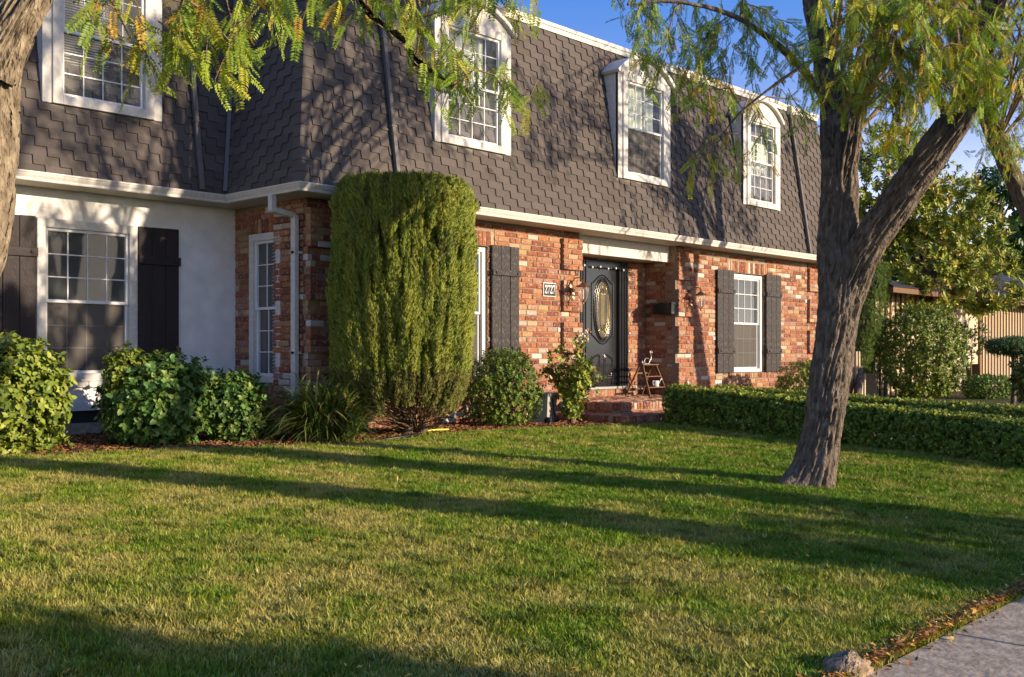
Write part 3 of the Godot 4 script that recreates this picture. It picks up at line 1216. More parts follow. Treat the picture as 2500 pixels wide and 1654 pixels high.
	part(ul, "deck", M.underlay, roof)
	# hip caps, each lapping the one below
	var hipd := V(1, ROOF_RUN, -1).normalized()
	var n1 := T1.basis.z
	var n2 := T2.basis.z
	var hip0 := V(7.49, EAVE - 0.03, -10.45)
	for i in 21:
		var a := hip0 + hipd * (i * 0.15)
		var b := a + hipd * 0.16
		var cap := MB.new()
		var tone := Color(0.125, 0.105, 0.090) * rf(0.86, 1.12)
		tone.a = 1.0
		var lf := 0.03
		var ht := 0.018
		var pa := a + (n1 + n2) * lf
		var pb := b + (n1 + n2) * ht
		for sd in [[n1, V(1, 0, 0)], [n2, V(0, 0, -1)]]:
			var n: Vector3 = sd[0]
			var w: Vector3 = sd[1] * 0.12
			var qa := a + n * lf + w
			var qb := b + n * ht + w
			cap.q(pa, qa, qb, pb, n, tone)
			cap.q(pa, qa, a + w - n * 0.004, a, V(0, -1, 0), tone)
			cap.q(qa, qb, b + w - n * 0.004, a + w - n * 0.004, sd[1], tone)
		part(cap, "hip_cap", M.shingle, roof)
	var val := MB.new()
	var va := V(7.49, EAVE, -12.05)
	val.box(va + V(0.24, 1.53, -0.24) + V(-0.03, 0, 0.05), V(0.055, 3.06, 0.03), Color.WHITE, 0.004, Basis(V(1, 0, 0.9).normalized(), hipd, V(1, 0, 0.9).normalized().cross(hipd).normalized()))
	part(val, "valley_flashing", M.flashing, roof)
	# white cap along the top
	var capm := MB.new()
	sweep(capm, [Vector2(-1.2, -12.53), Vector2(7.98, -12.53), Vector2(7.98, -10.93), Vector2(21.3, -10.93), Vector2(21.3, -20.0)], [Vector2(-0.3, 5.03), Vector2(0.045, 5.03), Vector2(0.045, 5.105), Vector2(0.065, 5.11), Vector2(0.065, 5.165), Vector2(-0.3, 5.17)])
	part(capm, "roof_edge_cap", M.white_paint, h)
	boxpart(V(20.0, 4.96, -10.93), V(20.16, 5.12, -10.80), "scupper", M.white_paint, h, 0.006)
	roof_pipe(h, 9.02, -10.45, 5.02)
	roof_pipe(h, 20.06, -10.45, 5.02)
	roof_pipe(h, 7.13, -12.05, 5.02)
	var cur := [[-0.5, -0.6, 0.28, 0.84]]
	dormer(h, 9.765, 11.27, 2.87, -10.555, {"curtains": [[-0.5, -0.55, 0.3, 0.85]], "screen": false})
	dormer(h, 13.815, 15.295, 2.87, -10.555, {"curtains": [[-0.5, -0.15, 0.1, 0.85], [0.2, -0.15, 0.4, 0.85]]})
	dormer(h, 17.70, 19.10, 2.84, -10.555, {"curtains": [[-0.48, -0.5, 0.45, 0.4]], "screen": false})
	dormer(h, 5.19, 6.665, 2.87, -12.155, {"blinds": [[-0.5, -0.35, 0.1, 0.85, 0.03, 0.03]], "screen": false})

	# downspout by the corner
	var ds := MB.new()
	ds.bb(V(7.465, 1.74, -11.06), V(7.545, 1.945, -10.98), Color.WHITE, 0.008)
	ds.box(V(7.66, 1.745, -11.02), V(0.34, 0.07, 0.078), Color.WHITE, 0.008, Basis(Vector3.BACK, -0.12))
	ds.bb(V(7.80, -0.72, -11.065), V(7.87, 1.735, -10.975), Color.WHITE, 0.008)
	part(ds, "downspout", M.white_paint, h)
	for y in [1.25, 0.0]:
		boxpart(V(7.80, y, -11.075), V(7.915, y + 0.03, -10.965), "strap", M.white_paint, h)
	door(h)


func ring(mb: MB, cx: float, cy: float, z: float, a: float, b: float, r: float, sides := 48) -> void:
	var p := PackedVector3Array()
	var rr := PackedFloat32Array()
	for i in sides + 1:
		var t := TAU * i / sides
		p.append(V(cx + a * cos(t), cy + b * sin(t), z))
		rr.append(r)
	mb.tube(p, rr, 8, Color.WHITE, false)


func moulding(mb: MB, pts: Array, z: float, r: float) -> void:
	var p := PackedVector3Array()
	var rr := PackedFloat32Array()
	for q in pts:
		p.append(V(q.x, q.y, z))
		rr.append(r)
	mb.tube(p, rr, 8)


func door(h: Node) -> void:
	var z := -11.60
	var fr := MB.new()
	fr.bb(V(14.07, -0.60, z - 0.06), V(14.26, 1.63, -11.535), Color.WHITE, 0.006)
	fr.bb(V(15.16, -0.60, z - 0.06), V(15.41, 1.63, -11.535), Color.WHITE, 0.006)
	fr.bb(V(14.26, 1.50, z - 0.06), V(15.16, 1.63, -11.535), Color.WHITE, 0.006)
	for x in [14.13, 14.2, 15.22, 15.3, 15.37]:
		fr.bb(V(x - 0.012, -0.6, -11.535), V(x + 0.012, 1.6, -11.518), Color.WHITE, 0.005)
	var d := group_of("front_door", h)
	part(fr, "door_frame", M.door_black, d)
	var slab := MB.new()
	slab.bb(V(14.262, -0.56, z - 0.045), V(15.158, 1.498, z), Color.WHITE, 0.003)
	part(slab, "door_leaf", M.door_black, d)
	var cx := 14.74
	var cy := 0.78
	var mo := MB.new()
	ring(mo, cx, cy, z + 0.004, 0.205, 0.515, 0.022)
	ring(mo, cx, cy, z + 0.004, 0.245, 0.56, 0.012)
	# upper panel outline, bowed at top and bottom round the oval
	var pts := []
	for s in [1, -1]:
		var row := []
		for i in 25:
			var t := -1.0 + i / 12.0
			row.append(Vector2(cx + 0.30 * t, cy + s * (0.43 + 0.17 * pow(cos(t * PI / 2), 1.5) + 0.02 * absf(t))))
		if s == -1:
			row.reverse()
		pts.append_array(row)
	pts.append(pts[0])
	moulding(mo, pts, z + 0.003, 0.014)
	for px in [[14.42, 14.66], [14.79, 15.04]]:
		for e in [0.0, 0.035]:
			var lp := [Vector2(px[0] + e, -0.42 + e), Vector2(px[0] + e, -0.08)]
			for i in 9:
				var t := i / 8.0
				lp.append(Vector2(lerpf(px[0] + e, px[1] - e, t), -0.08 + 0.07 * sin(t * PI / 2 if px[0] < 14.7 else (1 - t) * PI / 2) - e * 0.6))
			lp.append(Vector2(px[1] - e, -0.42 + e))
			lp.append(lp[0])
			moulding(mo, lp, z + 0.002, 0.011 if e == 0.0 else 0.007)
	part(mo, "moulding", M.door_black, d)
	var gl := MB.new()
	for i in 40:
		var t0 := TAU * i / 40
		var t1 := TAU * (i + 1) / 40
		gl.t(V(cx, cy, z + 0.006), V(cx + 0.2 * cos(t0), cy + 0.51 * sin(t0), z + 0.006), V(cx + 0.2 * cos(t1), cy + 0.51 * sin(t1), z + 0.006), Vector3.BACK)
	part(gl, "oval_pane", M.door_glass, d)
	var br := MB.new()
	ring(br, cx, cy, z + 0.010, 0.182, 0.488, 0.004)
	ring(br, cx, cy, z + 0.009, 0.145, 0.44, 0.0025)
	for x in [-0.03, 0.0, 0.03]:
		br.bb(V(cx + x - 0.005, cy - 0.27, z + 0.006), V(cx + x + 0.005, cy + 0.27, z + 0.012))
	for s in [-1, 1]:
		br.tube(P([V(cx - 0.06, cy + s * 0.27, z + 0.01), V(cx, cy + s * 0.37, z + 0.01), V(cx + 0.06, cy + s * 0.27, z + 0.01), V(cx - 0.06, cy + s * 0.27, z + 0.01)]), F([0.008, 0.008, 0.008, 0.008]), 6)
		for i in 3:
			br.tube(P([V(cx + (i - 1) * 0.05, cy + s * 0.37, z + 0.01), V(cx + (i - 1) * 0.11, cy + s * 0.42, z + 0.01)]), F([0.005, 0.005]), 6)
	for t in [0.0, 0.9, -0.9, PI, PI - 0.9, PI + 0.9]:
		br.tube(P([V(cx + 0.145 * cos(t), cy + 0.44 * sin(t), z + 0.01), V(cx + 0.182 * cos(t), cy + 0.488 * sin(t), z + 0.01)]), F([0.005, 0.005]), 6)
	part(br, "brass_caming", M.brass, d)
	boxpart(V(14.2, -0.615, z - 0.1), V(15.3, -0.565, -11.47), "threshold", M.steel, d, 0.006)
	boxpart(V(14.0, -0.75, -11.7), V(15.6, -0.615, -11.50), "step_riser", M.mortar, d)
	var sold := 18
	for i in sold:
		var b := put(brick_shapes[rng.randi() % brick_shapes.size()][1], "brick", M.brick, d)
		b.transform = Transform3D(Basis(Vector3.BACK, PI / 2).scaled_local(V(0.115 / 0.235, 0.07 / 0.07, 1)), V(14.05 + i * 0.0825, -0.682, -11.545))
	var kn := MB.new()
	kn.lathe(PackedVector2Array([Vector2(0.02, 0), Vector2(0.012, 0.02), Vector2(0.03, 0.045), Vector2(0.026, 0.07), Vector2(0, 0.078)]), V(14.33, 0.38, z), 16, Color.WHITE, Basis(Vector3.RIGHT, PI / 2))
	kn.bb(V(14.31, 0.2, z), V(14.35, 0.45, z + 0.008), Color.WHITE, 0.003)
	part(kn, "door_handle", M.bronze, d)
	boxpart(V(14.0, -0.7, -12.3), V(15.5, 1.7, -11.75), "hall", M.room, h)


func porch() -> void:
	var p := thing("porch_steps", "two red brick steps leading up to the black front door", "steps", V(12.76, -1.03, -9.75))
	var core := MB.new()
	var o := p.position
	core.bb(V(12.77, -1.3, -11.5) - o, V(16.3, -0.752, -9.765) - o)
	core.bb(V(12.26, -1.3, -10.9) - o, V(15.7, -0.902, -9.215) - o)
	part(core, "mortar_bed", M.mortar, p)
	var lo := Transform3D(Basis.IDENTITY, -o)
	var first := bricks.size()
	# treads: bricks laid flat, noses on edge
	for st in [[12.758, 16.3, -11.5, -9.752, -0.74], [12.248, 15.7, -9.76, -9.2, -0.89]]:
		var top := Transform3D(Basis(V(1, 0, 0), V(0, 0, -1), V(0, 1, 0)), V(0, st[4], 0))
		lay(top, st[0] + 0.0, st[1], -st[3] + 0.24, -st[2])
		soldiers(top, st[0], st[1], -st[3], -st[3] + 0.235)
		var fr := Transform3D(Basis.IDENTITY, V(0, 0, st[3]))
		soldiers(fr, st[0], st[1], st[4] - 0.115, st[4])
		lay(fr, st[0], st[1], st[4] - 0.115 - 0.165, st[4] - 0.115)
		var sd := Transform3D(Basis(V(0, 0, 1), V(0, 1, 0), V(-1, 0, 0)), V(st[0], 0, 0))
		soldiers(sd, st[2], st[3] - 0.1, st[4] - 0.115, st[4])
		lay(sd, st[2], st[3] - 0.1, st[4] - 0.115 - 0.165, st[4] - 0.115)
	var sdl := Transform3D(Basis(V(0, 0, 1), V(0, 1, 0), V(-1, 0, 0)), V(12.248, 0, 0))
	lay(sdl, -10.9, -9.76, -1.17, -0.89)
	lay(Transform3D(Basis(V(1, 0, 0), V(0, 0, -1), V(0, 1, 0)), V(0, -0.89, 0)), 12.248, 12.75, 9.76, 10.85)
	for i in range(first, bricks.size()):
		var b: Array = bricks[i]
		var f := put(brick_shapes[b[1]][1], "brick", M.brick, p)
		var t: Transform3D = b[0]
		t.origin -= o
		f.transform = t
	bricks.clear()


# ---------------------------------------------------------------- plants
func leaf(mb: MB, o: Vector3, d: Vector3, up: Vector3, l: float, w: float, col := Color.WHITE) -> void:
	d = d.normalized()
	var s := d.cross(up).normalized() * w * 0.5
	var n := s.cross(d).normalized()
	var k := mb.v.size()
	var m := o + d * l * 0.45
	mb.v.append_array([o, m + s + n * w * 0.14, o + d * l - n * l * 0.08, m - s + n * w * 0.14, m])
	var n1 := (n - s.normalized() * 0.3).normalized()
	var n2 := (n + s.normalized() * 0.3).normalized()
	mb.n.append_array([n, n1, n, n2, n])
	for i in 5:
		mb.c.append(col)
	mb.ix.append_array([k, k + 4, k + 1, k + 1, k + 4, k + 2, k + 4, k + 3, k + 2, k, k + 3, k + 4])


# the same with a rounder outline
func oval_leaf(mb: MB, o: Vector3, d: Vector3, up: Vector3, l: float, w: float, col := Color.WHITE) -> void:
	d = d.normalized()
	var s := d.cross(up).normalized() * w * 0.5
	var n := s.cross(d).normalized()
	var k := mb.v.size()
	var m1 := o + d * l * 0.3
	var m2 := o + d * l * 0.7 - n * l * 0.03
	var lift := n * w * 0.13
	mb.v.append_array([o, m1, m2, o + d * l - n * l * 0.1, m1 + s + lift, m2 + s * 0.85 + lift, m1 - s + lift, m2 - s * 0.85 + lift])
	var n1 := (n - s.normalized() * 0.3).normalized()
	var n2 := (n + s.normalized() * 0.3).normalized()
	mb.n.append_array([n, n, n, n, n1, n1, n2, n2])
	for i in 8:
		mb.c.append(col)
	for q in [[0, 1, 4], [4, 1, 2], [4, 2, 5], [5, 2, 3], [0, 6, 1], [6, 2, 1], [6, 7, 2], [7, 3, 2]]:
		mb.ix.append_array([k + q[0], k + q[1], k + q[2]])


# a sprig of broad leaves growing up local y
func sprig(count: int, l: float, w: float, height: float, rise := 0.5) -> ArrayMesh:
	var mb := MB.new()
	for i in count:
		var t := float(i) / count
		var th := i * 2.4 + rf(-0.3, 0.3)
		var d := V(cos(th), rise + rf(-0.4, 0.4), sin(th))
		var g := rf(0.75, 1.1)
		oval_leaf(mb, V(0, t * height, 0), d, V(0, 1, 0), l * rf(0.7, 1.1), w * rf(0.8, 1.1), Color(g, g, g))
	return mb.done()


# pinnate leaf of a locust along +x, unit length
func frond() -> ArrayMesh:
	var mb := MB.new()
	var pr := func(t: float): return V(t, -0.22 * t * t, 0)
	for i in 4:
		var a: Vector3 = pr.call(i / 4.0)
		var b: Vector3 = pr.call((i + 1) / 4.0)
		mb.q(a + V(0, 0, 0.006), a - V(0, 0, 0.006), b - V(0, 0, 0.005), b + V(0, 0, 0.005), Vector3.UP, Color(0.8, 0.7, 0.5))
	for i in 11:
		var t := 0.16 + 0.84 * i / 10.0
		var o: Vector3 = pr.call(t)
		for s in [-1.0, 1.0]:
			var l := 0.21 * (1.0 - 0.45 * absf(t - 0.45))
			var g := rf(0.8, 1.1)
			leaf(mb, o + V(rf(-0.015, 0.015), 0, 0), V(0.42, rf(-0.25, 0.05), s), V(0, 1, rf(-0.3, 0.3)), l, 0.082, Color(g, g, g))
	return mb.done()


# rounded block of foliage: sprigs over a superellipsoid shell, thinning inwards
func bush(called: String, label: String, category: String, at: Vector3, r: Vector3, count: int, m: Mesh, mt: Material, cols: Array, opt := {}) -> Node3D:
	var o := thing(called, label, category, at, 0.0, opt.get("group", ""))
	var sc := SC.new()
	var pw: float = opt.get("square", 3.0)
	var lump := FastNoiseLite.new()
	lump.seed = rng.randi() % 1000
	lump.frequency = opt.get("lumps", 1.6)
	var cy: float = r.y
	var sz: float = opt.get("size", 1.0)
	var deep: float = opt.get("deep", 0.35)
	while sc.k < count:
		var d := rvec()
		var q := pow(pow(absf(d.x), pw) + pow(absf(d.y), pw) + pow(absf(d.z), pw), -1.0 / pw)
		var f := 1.0 - deep * rng.randf() * rng.randf()
		f *= 1.0 + lump.get_noise_3dv(d * 2.0 + at) * float(opt.get("uneven", 0.18))
		var p := d * q * f * r
		if p.y < -r.y * float(opt.get("floor", 0.97)):
			continue
		var dir := (d + V(0, float(opt.get("rise", 0.5)), 0) + rvec() * 0.7).normalized()
		var c: Color = cols[rng.randi() % cols.size()] * rf(0.75, 1.25)
		sc.add(Transform3D(aim(dir, rf(0, TAU)).scaled(Vector3.ONE * sz * rf(0.7, 1.25)), p + V(0, cy, 0)), c)
	scatter(sc, "foliage", m, mt, o)
	# stems
	var st := MB.new()
	for i in int(opt.get("stems", 5)):
		var th := rf(0, TAU)
		var e := V(cos(th) * r.x * 0.6, r.y * rf(1.0, 1.5), sin(th) * r.z * 0.6)
		var b := V(cos(th), 0, sin(th)) * 0.06
		st.tube(P([b - V(0, 0.05, 0), b.lerp(e, 0.5) + rvec() * 0.05, e]), F([0.016, 0.011, 0.004]), 6)
	part(st, "stems", M.twig, o)
	return o


func hedge(called: String, label: String, a: Vector3, b: Vector3, w: float, h0: float, h1: float, count: int, m: Mesh) -> void:
	var o := thing(called, label, "hedge", a, 0.0, "low clipped hedges along the walk")
	var sc := SC.new()
	var ax := V(b.x - a.x, 0, b.z - a.z)
	var L := ax.length()
	ax = ax.normalized()
	var sd := V(-ax.z, 0, ax.x)
	var lump := FastNoiseLite.new()
	lump.frequency = 1.3
	while sc.k < count:
		var t := rf(-0.02, 1.02)
		var h := lerpf(h0, h1, t)
		var u := rng.randf() * (2 * h + w)
		var p := Vector2.ZERO                    # across, up
		var n := Vector2.ZERO
		if u < h:
			p = Vector2(-w / 2, u)
			n = Vector2(-1, 0.15)
		elif u < h + w:
			p = Vector2(-w / 2 + u - h, h)
			n = Vector2(0, 1)
		else:
			p = Vector2(w / 2, u - h - w)
			n = Vector2(1, 0.15)
		if rng.randf() < 0.08:
			t = 0.0 if rng.randf() < 0.5 else 1.0
			p = Vector2(rf(-w / 2, w / 2), rf(0, h))
			n = Vector2(0, 0.3)
		var corner := maxf(absf(p.x) / (w / 2), 0) * p.y / h
		p *= 1.0 - 0.10 * pow(corner, 6.0)
		if rng.randf() < 0.3:
			p = Vector2(rf(-w / 2, w / 2), rf(0.0, h))
		else:
			p *= 1.0 - 0.22 * rng.randf() * rng.randf()
		var gx := a + ax * (t * L)
		var g := lump.get_noise_2d(t * L * 2.0, p.y * 3.0) * 0.035
		var pos := ax * (t * L) + sd * (p.x + n.x * g) + V(0, lerpf(0, b.y - a.y, t) + p.y + n.y * g, 0)
		var dir := (sd * n.x + V(0, n.y + 0.25, 0) + rvec() * 0.7).normalized()
		var cols := [Color(0.09, 0.165, 0.02), Color(0.11, 0.19, 0.024), Color(0.065, 0.125, 0.016), Color(0.16, 0.22, 0.028)]
		var c: Color = cols[rng.randi() % 4] * rf(0.75, 1.25)
		if p.y > h * 0.93 and rng.randf() < 0.6:
			c = Color(0.38, 0.40, 0.055) * rf(0.8, 1.2)   # low sunlight on the hedge top, painted into the leaf colour
		sc.add(Transform3D(aim(dir, rf(0, TAU)).scaled(Vector3.ONE * rf(0.7, 1.25)), pos), c)
	scatter(sc, "foliage", m, M.hedge_leaf, o)
	var core := MB.new()
	for i in int(L / 0.14):
		var q := ax * (i * 0.14 + rf(0, 0.1)) + sd * rf(-0.1, 0.1) + V(0, (b.y - a.y) * i * 0.14 / L, 0)
		for j in 3:
			core.tube(P([q - V(0, 0.04, 0), q + V(rf(-0.1, 0.1), h0 * 0.45, rf(-0.1, 0.1)), q + V(rf(-0.2, 0.2), h0 * 0.85, rf(-0.2, 0.2))]), F([0.012, 0.008, 0.004]), 5)
	part(core, "stems", M.twig, o)


func planting() -> void:
	var broad := sprig(5, 0.056, 0.036, 0.06, 0.6)
	var small := sprig(7, 0.034, 0.020, 0.04)
	var mid := sprig(7, 0.042, 0.024, 0.05)
	var sunny := [Color(0.19, 0.24, 0.03), Color(0.24, 0.27, 0.04), Color(0.13, 0.18, 0.026), Color(0.15, 0.2, 0.028)]
	var dark := [Color(0.07, 0.14, 0.028), Color(0.09, 0.165, 0.03), Color(0.055, 0.11, 0.024), Color(0.12, 0.17, 0.03)]
	bush("shrub", "rounded yellow-green shrub below the big stucco wall window at the frame edge", "shrub", V(4.36, gy(4.4, -11.05), -11.12), V(0.52, 0.55, 0.5), 2300, broad, M.glossy_leaf, sunny, {"group": "clipped shrubs along the house", "uneven": 0.32, "size": 1.25, "lumps": 2.4})
	bush("shrub", "wide dark glossy shrub under the wooden shutter of the stucco wall", "shrub", V(5.90, gy(5.9, -10.75), -10.85), V(0.50, 0.47, 0.46), 2000, broad, M.glossy_leaf, dark, {"group": "clipped shrubs along the house", "lumps": 2.4, "uneven": 0.36, "size": 1.25})
	bush("shrub", "bright young shoots rising beside the wide dark glossy shrub", "shrub", V(5.50, gy(5.5, -10.75) + 0.55, -10.8), V(0.2, 0.27, 0.2), 220, broad, M.glossy_leaf, [Color(0.20, 0.24, 0.03), Color(0.16, 0.2, 0.025)], {"square": 2.0, "stems": 6, "deep": 0.8})
	bush("shrub", "smaller dark glossy shrub between the stucco corner and the ornamental grass", "shrub", V(6.74, gy(6.8, -10.55), -10.66), V(0.31, 0.37, 0.33), 1100, broad, M.glossy_leaf, dark, {"group": "clipped shrubs along the house", "uneven": 0.32, "size": 1.15, "lumps": 2.4})
	bush("shrub", "round glossy shrub under the charcoal shutter left of the house number", "shrub", V(10.75, gy(10.7, -10.1), -10.2), V(0.47, 0.52, 0.45), 1500, mid, M.glossy_leaf, [Color(0.14, 0.20, 0.028), Color(0.10, 0.16, 0.024), Color(0.19, 0.23, 0.034), Color(0.08, 0.13, 0.022)], {"group": "clipped shrubs along the house", "square": 2.4, "uneven": 0.25})
	bush("shrub", "small clipped shrub below the far brick wall window", "shrub", V(18.4, -1.02, -9.6), V(0.6, 0.42, 0.45), 1300, mid, M.glossy_leaf, sunny, {"group": "clipped shrubs along the house"})
	rose(broad)
	hedge("hedge", "low clipped hedge nearest the lawn, passing behind the forked tree", V(13.12, -1.045, -8.85), V(12.45, -1.30, -3.2), 0.55, 0.56, 0.50, 15000, small)
	hedge("hedge", "farther low clipped hedge across the walk beneath the leafy tree", V(15.5, -1.03, -9.6), V(15.45, -1.33, -3.2), 0.6, 0.47, 0.52, 10000, small)
	juniper()
	clump("ornamental_grass", "large arching clump of strappy grass below the white downspout", V(7.50, gy(7.5, -9.98), -9.98), 2300, 0.92)
	clump("ornamental_grass", "small dark clump of strappy grass beside the stucco corner shrubs", V(6.98, gy(7, -10.5), -10.55), 350, 0.6)


func rose(m: Mesh) -> void:
	var o := thing("rose_bush", "tall loose rose bush with bare canes in front of the porch", "rose bush", V(11.8, gy(11.8, -9.8), -9.85))
	var st := MB.new()
	var sc := SC.new()
	var fl := MB.new()
	for i in 30:
		var th := rf(0, TAU)
		var h := rf(0.6, 1.12) if i > 2 else rf(1.15, 1.35)
		var e := V(cos(th) * rf(0.1, 0.52), h, sin(th) * rf(0.1, 0.45))
		if i <= 2:
			e = V(0.12 * i, h, 0.1 - 0.05 * i)
		var p := PackedVector3Array()
		var r := PackedFloat32Array()
		for k in 7:
			var t := k / 6.0
			p.append(V(e.x * t * t, e.y * t, e.z * t * t) + V(cos(th), 0, sin(th)) * 0.05)
			r.append(lerpf(0.009, 0.003, t))
		st.tube(p, r, 6)
		for k in 30:
			var t := rf(0.25, 1.0)
			var b := V(e.x * t * t, e.y * t, e.z * t * t) + rvec() * rf(0.02, 0.14)
			var c: Color = [Color(0.20, 0.26, 0.03), Color(0.26, 0.30, 0.045), Color(0.13, 0.18, 0.026), Color(0.13, 0.09, 0.025)][rng.randi() % 4] * rf(0.8, 1.2)
			sc.add(Transform3D(aim(rvec() + V(0, 0.4, 0.3), rf(0, TAU)).scaled(Vector3.ONE * rf(0.8, 1.4)), b), c)
		if i <= 2:
			for k in 5:
				fl.lathe(PackedVector2Array([Vector2(0, -0.02), Vector2(0.018, -0.008), Vector2(0.02, 0.01), Vector2(0.008, 0.022), Vector2(0, 0.02)]), p[6] + rvec() * 0.07 + V(0.05, 0.02, 0), 8)
	part(st, "canes", M.twig, o)
	scatter(sc, "foliage", m, M.glossy_leaf, o)
	part(fl, "buds", M.cream_paint, o)


func juniper() -> void:
	var o := thing("clipped_juniper", "tall flat-topped clipped juniper in front of the brick corner", "juniper", V(8.62, gy(8.6, -9.85), -9.87))
	# a feathery upright spray
	var mb := MB.new()
	for i in 16:
		var th := rf(0, TAU)
		var d := V(cos(th) * rf(0.1, 0.7), 1, sin(th) * rf(0.1, 0.55)).normalized()
		var s := V(-sin(th), 0, cos(th)) * rf(0.0016, 0.003)
		var b := V(cos(th), 0, sin(th)) * rf(0.0, 0.018) + V(0, rf(0, 0.04), 0)
		var l := rf(0.02, 0.042)
		var k := mb.v.size()
		mb.v.append_array([b - s, b + s, b + d * l * 0.6 + s * 1.2, b + d * l, b + d * l * 0.6 - s * 1.2])
		var nn := V(cos(th), 0.35, sin(th)).normalized()
		var g := rf(0.75, 1.15)
		for j in 5:
			mb.n.append(nn)
			mb.c.append(Color(g, g, g))
		mb.ix.append_array([k, k + 1, k + 2, k, k + 2, k + 4, k + 4, k + 2, k + 3])
	var sp := mb.done()
	var sc := SC.new()
	var lump := FastNoiseLite.new()
	lump.seed = 5
	lump.frequency = 1.2
	var ax := V(0.72, 0, -0.69)                  # its broad side turns a little to the street
	var bx := V(0.69, 0, 0.72)
	while sc.k < 100000:
		var th := rf(0, TAU)
		var y := rf(0.25, 3.08)
		var top := rng.randf() < 0.12
		var cx := cos(th)
		var cz := sin(th)
		var q := pow(pow(absf(cx), 2.6) + pow(absf(cz), 2.6), -1.0 / 2.6)
		var prof := 0.90 + 0.05 * smoothstep(0.8, 1.6, y) - 0.07 * smoothstep(1.6, 3.0, y)
		prof *= 1.0 - 0.16 * pow(clampf((y - 2.8) / 0.3, 0, 1), 2.5)
		prof -= 0.34 * pow(clampf((0.8 - y) / 0.6, 0, 1), 1.5)
		var f := 1.0 - 0.16 * rng.randf() * rng.randf()
		if top:
			y = 3.05 - rf(0, 0.08)
			f = sqrt(rng.randf())
			y -= 0.22 * pow(f, 5.0)
		f *= 1.0 + lump.get_noise_3d(cx * 3.0, y * 0.6, cz * 3.0) * 0.15
		if not top:
			f *= 1.0 - 0.16 * smoothstep(0.18, 0.42, lump.get_noise_3d(cx * 7.0 + 11, y * 0.9, cz * 7.0))
		var p := (ax * cx * 0.94 + bx * cz * 0.90) * q * prof * f + V(0, y, 0)
		if y < 0.52 + 0.42 * lump.get_noise_3d(cx * 6.0, 0.0, cz * 6.0) + rf(-0.15, 0.2) and not top:
			continue
		var out := (ax * cx + bx * cz)
		var dir := (out * 0.45 + V(0, 1.0, 0) + rvec() * 0.35).normalized()
		var tone := lump.get_noise_3d(cx * 5.0 + 30, y * 1.3, cz * 5.0)
		var c := Color(0.17, 0.23, 0.028).lerp(Color(0.28, 0.29, 0.04), clampf(0.5 + tone * 1.4, 0, 1))
		if y < 0.8 or tone < -0.33:
			c = c.lerp(Color(0.11, 0.075, 0.03), rf(0.3, 0.8))
		c = c * rf(0.7, 1.25)
		sc.add(Transform3D(aim(dir, rf(0, TAU)).scaled(V(1, rf(0.8, 1.3), 1) * rf(0.8, 1.2)), p), c)
	scatter(sc, "foliage", sp, M.scale_leaf, o)
	# inner twiggy mass and trunk
	var st := MB.new()
	for i in 7:
		var th := rf(0, TAU)
		var b := V(0.35, 0, -0.2) + V(cos(th), 0, sin(th)) * 0.12
		st.tube(P([b - V(0, 0.1, 0), b + V(rf(-0.05, 0.05), 0.4, rf(-0.05, 0.05)), V(cos(th) * 0.5, 1.3, sin(th) * 0.5), V(cos(th) * 0.6, 2.7, sin(th) * 0.6)]), F([0.07, 0.055, 0.035, 0.008]), 8)
	part(st, "trunk", M.bark, o)
	var tw := MB.new()
	for i in 420:
		var th := rf(0, TAU)
		var y := rf(0.12, 0.8)
		var b := V(0.3, y * 0.6, -0.15) + V(cos(th), 0, sin(th)) * 0.12
		var e := V(cos(th) * rf(0.3, 0.75), y + rf(0, 0.3), sin(th) * rf(0.3, 0.7))
		tw.tube(P([b, b.lerp(e, 0.5) + rvec() * 0.06, e + rvec() * 0.05]), F([0.006, 0.004, 0.002]), 4, Color.WHITE, false)
	part(tw, "twigs", M.twig, o)
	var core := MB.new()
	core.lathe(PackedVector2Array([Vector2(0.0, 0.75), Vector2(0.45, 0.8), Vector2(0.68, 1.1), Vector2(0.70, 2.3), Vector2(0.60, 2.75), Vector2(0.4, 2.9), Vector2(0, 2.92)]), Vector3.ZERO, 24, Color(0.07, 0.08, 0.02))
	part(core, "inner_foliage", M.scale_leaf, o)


func clump(called: String, label: String, at: Vector3, count: int, l: float) -> void:
	var o := thing(called, label, "grass clump", at, 0.0, "strappy grass clumps")
	var mb := MB.new()
	var n := 7
	for i in n + 1:
		var t := float(i) / n
		var p := V(0, sin(t * 1.9) * 0.62, 0.12 * t + 0.85 * t * t)
		var w := 0.0125 * (1.0 - pow(t, 2.5)) + 0.001
		mb.v.append_array([p - V(w, 0, 0), p + V(w, 0, 0)])
		var nn := V(0, 0.6 + t, -1 + t).normalized()
		mb.n.append_array([nn, nn])
		mb.c.append_array([Color.WHITE, Color.WHITE])
		if i < n:
			var k := i * 2
			mb.ix.append_array([k, k + 3, k + 2, k, k + 1, k + 3])
	var sc := SC.new()
	for i in count:
		var th := rf(0, TAU)
		var s := l * rf(0.55, 1.25)
		var c: Color = [Color(0.11, 0.17, 0.027), Color(0.14, 0.20, 0.033), Color(0.08, 0.13, 0.024), Color(0.19, 0.22, 0.045)][rng.randi() % 4]
		if rng.randf() < 0.16:
			c = Color(0.30, 0.22, 0.06)
		var st := rf(0.4, 1.05)
		var B := Basis(Vector3.UP, th) * Basis(Vector3.RIGHT, rf(-0.35, 0.5)) * Basis.from_scale(V(s * rf(0.8, 1.3), s * st, s * rf(0.3, 0.75)))
		sc.add(Transform3D(B, V(rf(-1, 1), 0, rf(-1, 1)) * 0.16 * l / 0.6), c * rf(0.8, 1.2))
	scatter(sc, "blades", mb.done(), M.grass_blade, o)


